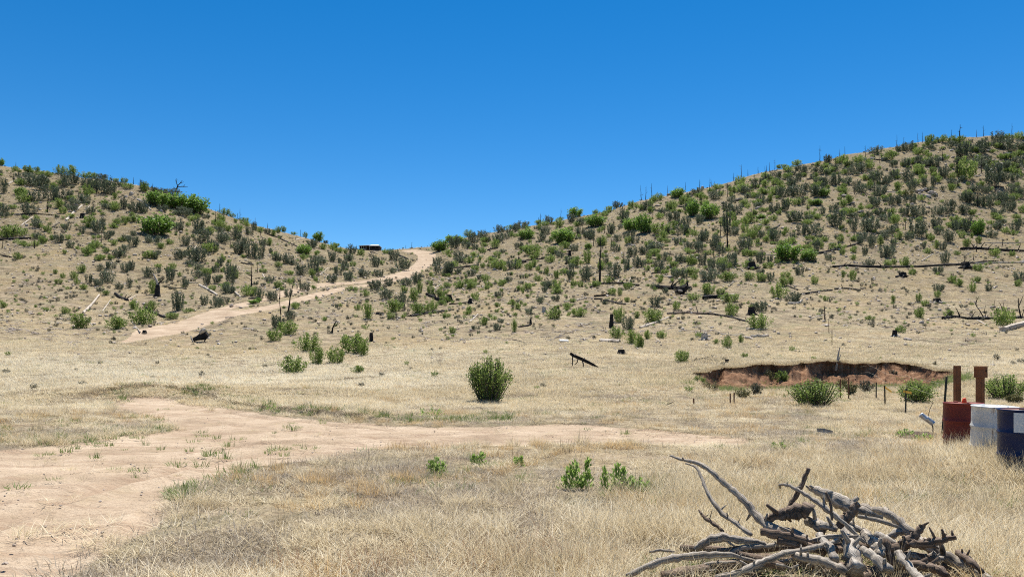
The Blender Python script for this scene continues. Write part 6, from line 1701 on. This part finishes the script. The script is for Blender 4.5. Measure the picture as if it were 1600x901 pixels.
limb('long thick grey branch sloping down the right of the pile', [(1366, 795), (1380, 797), (1400, 811), (1423, 832), (1450, 852), (1472, 865), (1499, 879), (1525, 892), (1548, 906)], 6.9, 6.0, [5.0, 7.0, 8.0, 8.0, 9.5, 9.5, 9.0, 8.0, 7.0], 'grey', 11, [(0.1, 0, 12, -3, 3.0), (0.68, 0, 6, 4, 3.0)])
limb('dark forked root with a clawed end at the right of the pile', [(1388, 858), (1400, 855), (1412, 851), (1423, 844), (1433, 832), (1441, 818)], 6.3, 6.3, [6.0, 7.5, 8.5, 7.5, 6.0, 4.5], 'brown', 12, [(0.98, 0, 5, -8, 2.4), (0.92, 0, 12, -4, 2.0), (0.05, 0, -3, -12, 5.0), (0.05, 0, 5, 32, 6.0)], 'dead_root')
limb('dark root arm ending in curled tips at the far right of the pile', [(1424, 846), (1440, 850), (1454, 847), (1472, 843), (1492, 839)], 6.2, 6.2, [6.5, 6.5, 7.0, 6.0, 3.6], 'brown', 13, [(0.98, 0, -1, -11, 2.2), (0.75, 0, -6, -18, 2.6), (0.6, 0, -10, -22, 2.2), (0.7, 0, 6, -12, 2.4), (0.5, 0, -16, -6, 2.0), (0.35, 0, 16, 6, 3.0)], 'dead_root')
limb('short brown branch leaning right in the middle of the pile', [(1309, 826), (1316, 815), (1327, 804), (1336, 793), (1340, 786)], 6.7, 6.7, [6.0, 7.0, 7.0, 6.5, 5.6], 'brown', 14, [])
limb('broad pale slab of wood standing at the front of the pile', [(1327, 826), (1326, 845), (1331, 865), (1340, 890)], 6.4, 5.95, [7.0, 10.0, 11.0, 12.0], 'pale', 15, [(0.85, 0, 14, 14, 4.0)], 'wood_slab', 11, 0.22)
limb('pale log lying downhill right of the wood slab', [(1347, 857), (1369, 873), (1390, 892)], 6.1, 5.8, [7.0, 8.5, 8.5], 'pale', 16, [])
limb('pale stubby branch across the middle of the pile', [(1367, 833), (1382, 841), (1398, 851)], 6.5, 6.4, [6.0, 7.0, 6.0], 'pale', 17, [])
limb('short grey branch end poking up behind the clawed root', [(1393, 838), (1401, 832), (1411, 829)], 6.6, 6.6, [6.0, 6.0, 4.5], 'pale', 18, [])
limb('short pale log end pointing right in the pile centre', [(1281, 820), (1293, 821), (1305, 824)], 6.6, 6.5, [6.0, 6.5, 6.0], 'pale', 19, [])
limb('pale knobbed branch right of the leaning brown branch', [(1327, 818), (1343, 827), (1360, 833)], 6.5, 6.4, [4.5, 5.0, 3.5], 'grey', 20, [(0.9, 0, 4, 5, 2.0), (0.6, 0, 3, -6, 2.0)])
limb('dark log leaning forward right of the wood slab', [(1349, 831), (1360, 842), (1371, 856), (1372, 868)], 6.4, 6.1, [8.0, 9.0, 9.0, 7.0], 'grey', 21, [])
limb('pale log leaning forward left of the wood slab', [(1281, 836), (1293, 852), (1305, 876)], 6.4, 6.0, [6.0, 7.5, 7.0], 'pale', 22, [(0.6, 0, 10, 12, 2.5)])
limb('grey branch bent low behind the S curved branch', [(1136, 867), (1156, 856), (1178, 853), (1209, 851), (1232, 846)], 6.4, 6.4, [3.0, 4.0, 4.0, 3.8, 2.8], 'grey', 23, [(0.95, 0, 20, 6, 1.6)])
limb('small forked twig under the left of the pile', [(1156, 876), (1174, 884), (1193, 884)], 6.0, 6.0, [1.8, 2.4, 1.8], 'grey', 24, [(0.5, 0, -6, 6, 1.2)], 'dead_twig', 7)
limb('small Y shaped twig in front of the pile', [(1212, 881), (1226, 884), (1235, 887), (1248, 881)], 5.95, 5.95, [2.2, 2.4, 2.0, 1.2], 'grey', 25, [(0.7, 0, -14, -8, 1.2)], 'dead_twig', 7)
limb('pale log running out of the bottom of the pile', [(1403, 862), (1415, 880), (1432, 898), (1440, 910)], 6.1, 5.6, [6.0, 7.0, 7.0, 6.5], 'pale', 26, [])
limb('thin dark branch at the right end of the pile', [(1497, 862), (1506, 869), (1517, 876), (1536, 894)], 6.3, 6.0, [4.5, 5.5, 5.5, 3.5], 'brown', 27, [(0.2, 0, -4, -6, 2.4)])
limb('stout log end behind the pile centre', [(1262, 812), (1275, 818), (1289, 828)], 6.8, 6.6, [8.5, 9.0, 8.5], 'grey', 28, [])
limb('grey log buried low under the pile centre', [(1240, 868), (1270, 872), (1300, 882), (1322, 893)], 6.1, 5.8, [6.0, 6.5, 6.5, 6.0], 'grey', 29, [])
limb('dark log lying low under the clawed root', [(1405, 884), (1435, 884), (1465, 890), (1480, 900)], 6.1, 5.85, [7.0, 8.0, 8.0, 6.0], 'brown', 30, [])
limb('half buried pale stick left of the brush pile', [(1015, 862), (1034, 859), (1054, 861)], 6.4, 6.3, [2.0, 2.4, 1.6], 'pale', 31, [], 'dead_twig', 7)

FILL = [('broken dark stick wedged low at the left of the pile', [(1098, 880), (1140, 892), (1185, 898)], 'brown', 3.5), ('grey stick crossing under the S curved branch', [(1160, 898), (1205, 880), (1250, 872)], 'grey', 3.8),
        ('bent grey stick under the thick curved branch', [(1070, 893), (1110, 880), (1150, 878)], 'grey', 3.2), ('short pale stick poking out left of the wood slab', [(1262, 884), (1285, 866), (1300, 850)], 'pale', 4.0),
        ('dark log end in the shadow left of the wood slab', [(1215, 845), (1250, 850), (1290, 862)], 'brown', 7.0), ('dark log in the hollow under the split brown log', [(1190, 830), (1225, 836), (1262, 846)], 'brown', 7.0),
        ('grey stick lying across the hollow in the pile centre', [(1262, 846), (1300, 838), (1340, 838)], 'grey', 4.0), ('thin pale stick behind the leaning brown branch', [(1300, 800), (1325, 822), (1352, 848)], 'pale', 3.0),
        ('dark stick standing under the dark forked root', [(1383, 842), (1388, 868), (1386, 900)], 'brown', 5.5), ('grey log lying low right of the pale log', [(1410, 900), (1440, 878), (1475, 872)], 'grey', 6.0),
        ('brown stick under the long thick right branch', [(1450, 872), (1480, 888), (1505, 904)], 'brown', 5.0), ('pale broken board at the bottom edge of the pile', [(1340, 905), (1368, 892), (1398, 900)], 'pale', 6.5),
        ('pale root crooked over the bottom right of the pile', [(1395, 880), (1420, 868), (1448, 870), (1462, 862)], 'pale', 4.0), ('thin grey stick along the bottom left of the pile', [(1030, 904), (1075, 897), (1120, 890)], 'grey', 2.6),
        ('short dark stick leaning on the big weathered log', [(1290, 768), (1298, 790), (1300, 812)], 'brown', 2.6), ('grey stick bridging the big log and the thick right branch', [(1340, 806), (1372, 812), (1402, 822)], 'grey', 3.6),
        ('dark chunk at the bottom middle of the pile', [(1290, 896), (1312, 888), (1336, 892)], 'brown', 8.0), ('small pale stick in front of the clawed root', [(1432, 866), (1440, 876), (1462, 880)], 'pale', 2.6)]
for i, (lb, pts, mt, rd) in enumerate(FILL):
    limb(lb, pts, 6.35 - 0.02 * (i % 5), 6.2, [rd * 0.8, rd, rd * 0.75], mt, 60 + i, [])
# the logs at the very bottom, lying on the ground and carrying the rest
for i, (lb, x0, y0, x1, y1, rd, h) in enumerate([('lowest dark log under the left of the brush pile', 1.05, 5.35, 2.1, 5.75, 0.038, 0.05), ('lowest dark log under the middle of the brush pile', 1.75, 5.9, 2.75, 5.3, 0.042, 0.05), ('lowest dark log under the right of the brush pile', 2.35, 5.3, 3.2, 5.85, 0.042, 0.05),
        ('second layer dark log across the pile centre', 1.5, 5.65, 2.55, 5.7, 0.032, 0.15), ('second layer dark log on the right of the pile', 2.2, 5.95, 3.0, 5.45, 0.032, 0.15), ('second layer dark log on the left of the pile', 1.3, 5.9, 1.9, 5.35, 0.03, 0.12)]):
    c = Vector(((x0 + x1) / 2, (y0 + y1) / 2, gz((x0 + x1) / 2, (y0 + y1) / 2) + h)); d = Vector(((x1 - x0) / 2, (y1 - y0) / 2, 0))
    o = Geo().tube(resample([-d, Vector((0.03, 0.04, 0.02)), d], 14), [rd * random.Random(i * 20 + k).uniform(0.8, 1.1) for k in range(14)], 9, 0.2, i).build('dead_branch', M['brown'], None, c, True)
    tag(o, lb, 'branch', 'branches of the foreground brush pile')

def pile_grass():
    n = 150
    px = rng.uniform(1000, 1540, n); py = rng.uniform(840, 930, n)
    Y = np.minimum(CAM_H * FPX / (py - HOR), 6.0)
    p = np.stack([(px - CX) * Y / FPX, Y, land_z((px - CX) * Y / FPX, Y)], 1)
    scatter('pile_grass', 'straw and green grass growing up through the brush pile', 'grass', p, rng.uniform(0, 6.28, n), uni(rng.uniform(0.7, 1.1, n), rng.uniform(0.5, 1.0, n)), rng.choice(4, n), rng.uniform(0.1, 0.9, n), straw_src)
    k = rng.uniform(0, 1, n) < 0.35
    p2 = p[k] + rng.normal(0, 0.06, (k.sum(), 3)) * [1, 1, 0]
    m = len(p2)
    scatter('pile_green_grass', 'green grass at the foot of the brush pile', 'grass', p2, rng.uniform(0, 6.28, m), uni(rng.uniform(0.7, 1.2, m)), rng.integers(0, 2, m), rng.uniform(0.2, 1, m), green_src)
pile_grass()
write_labels()
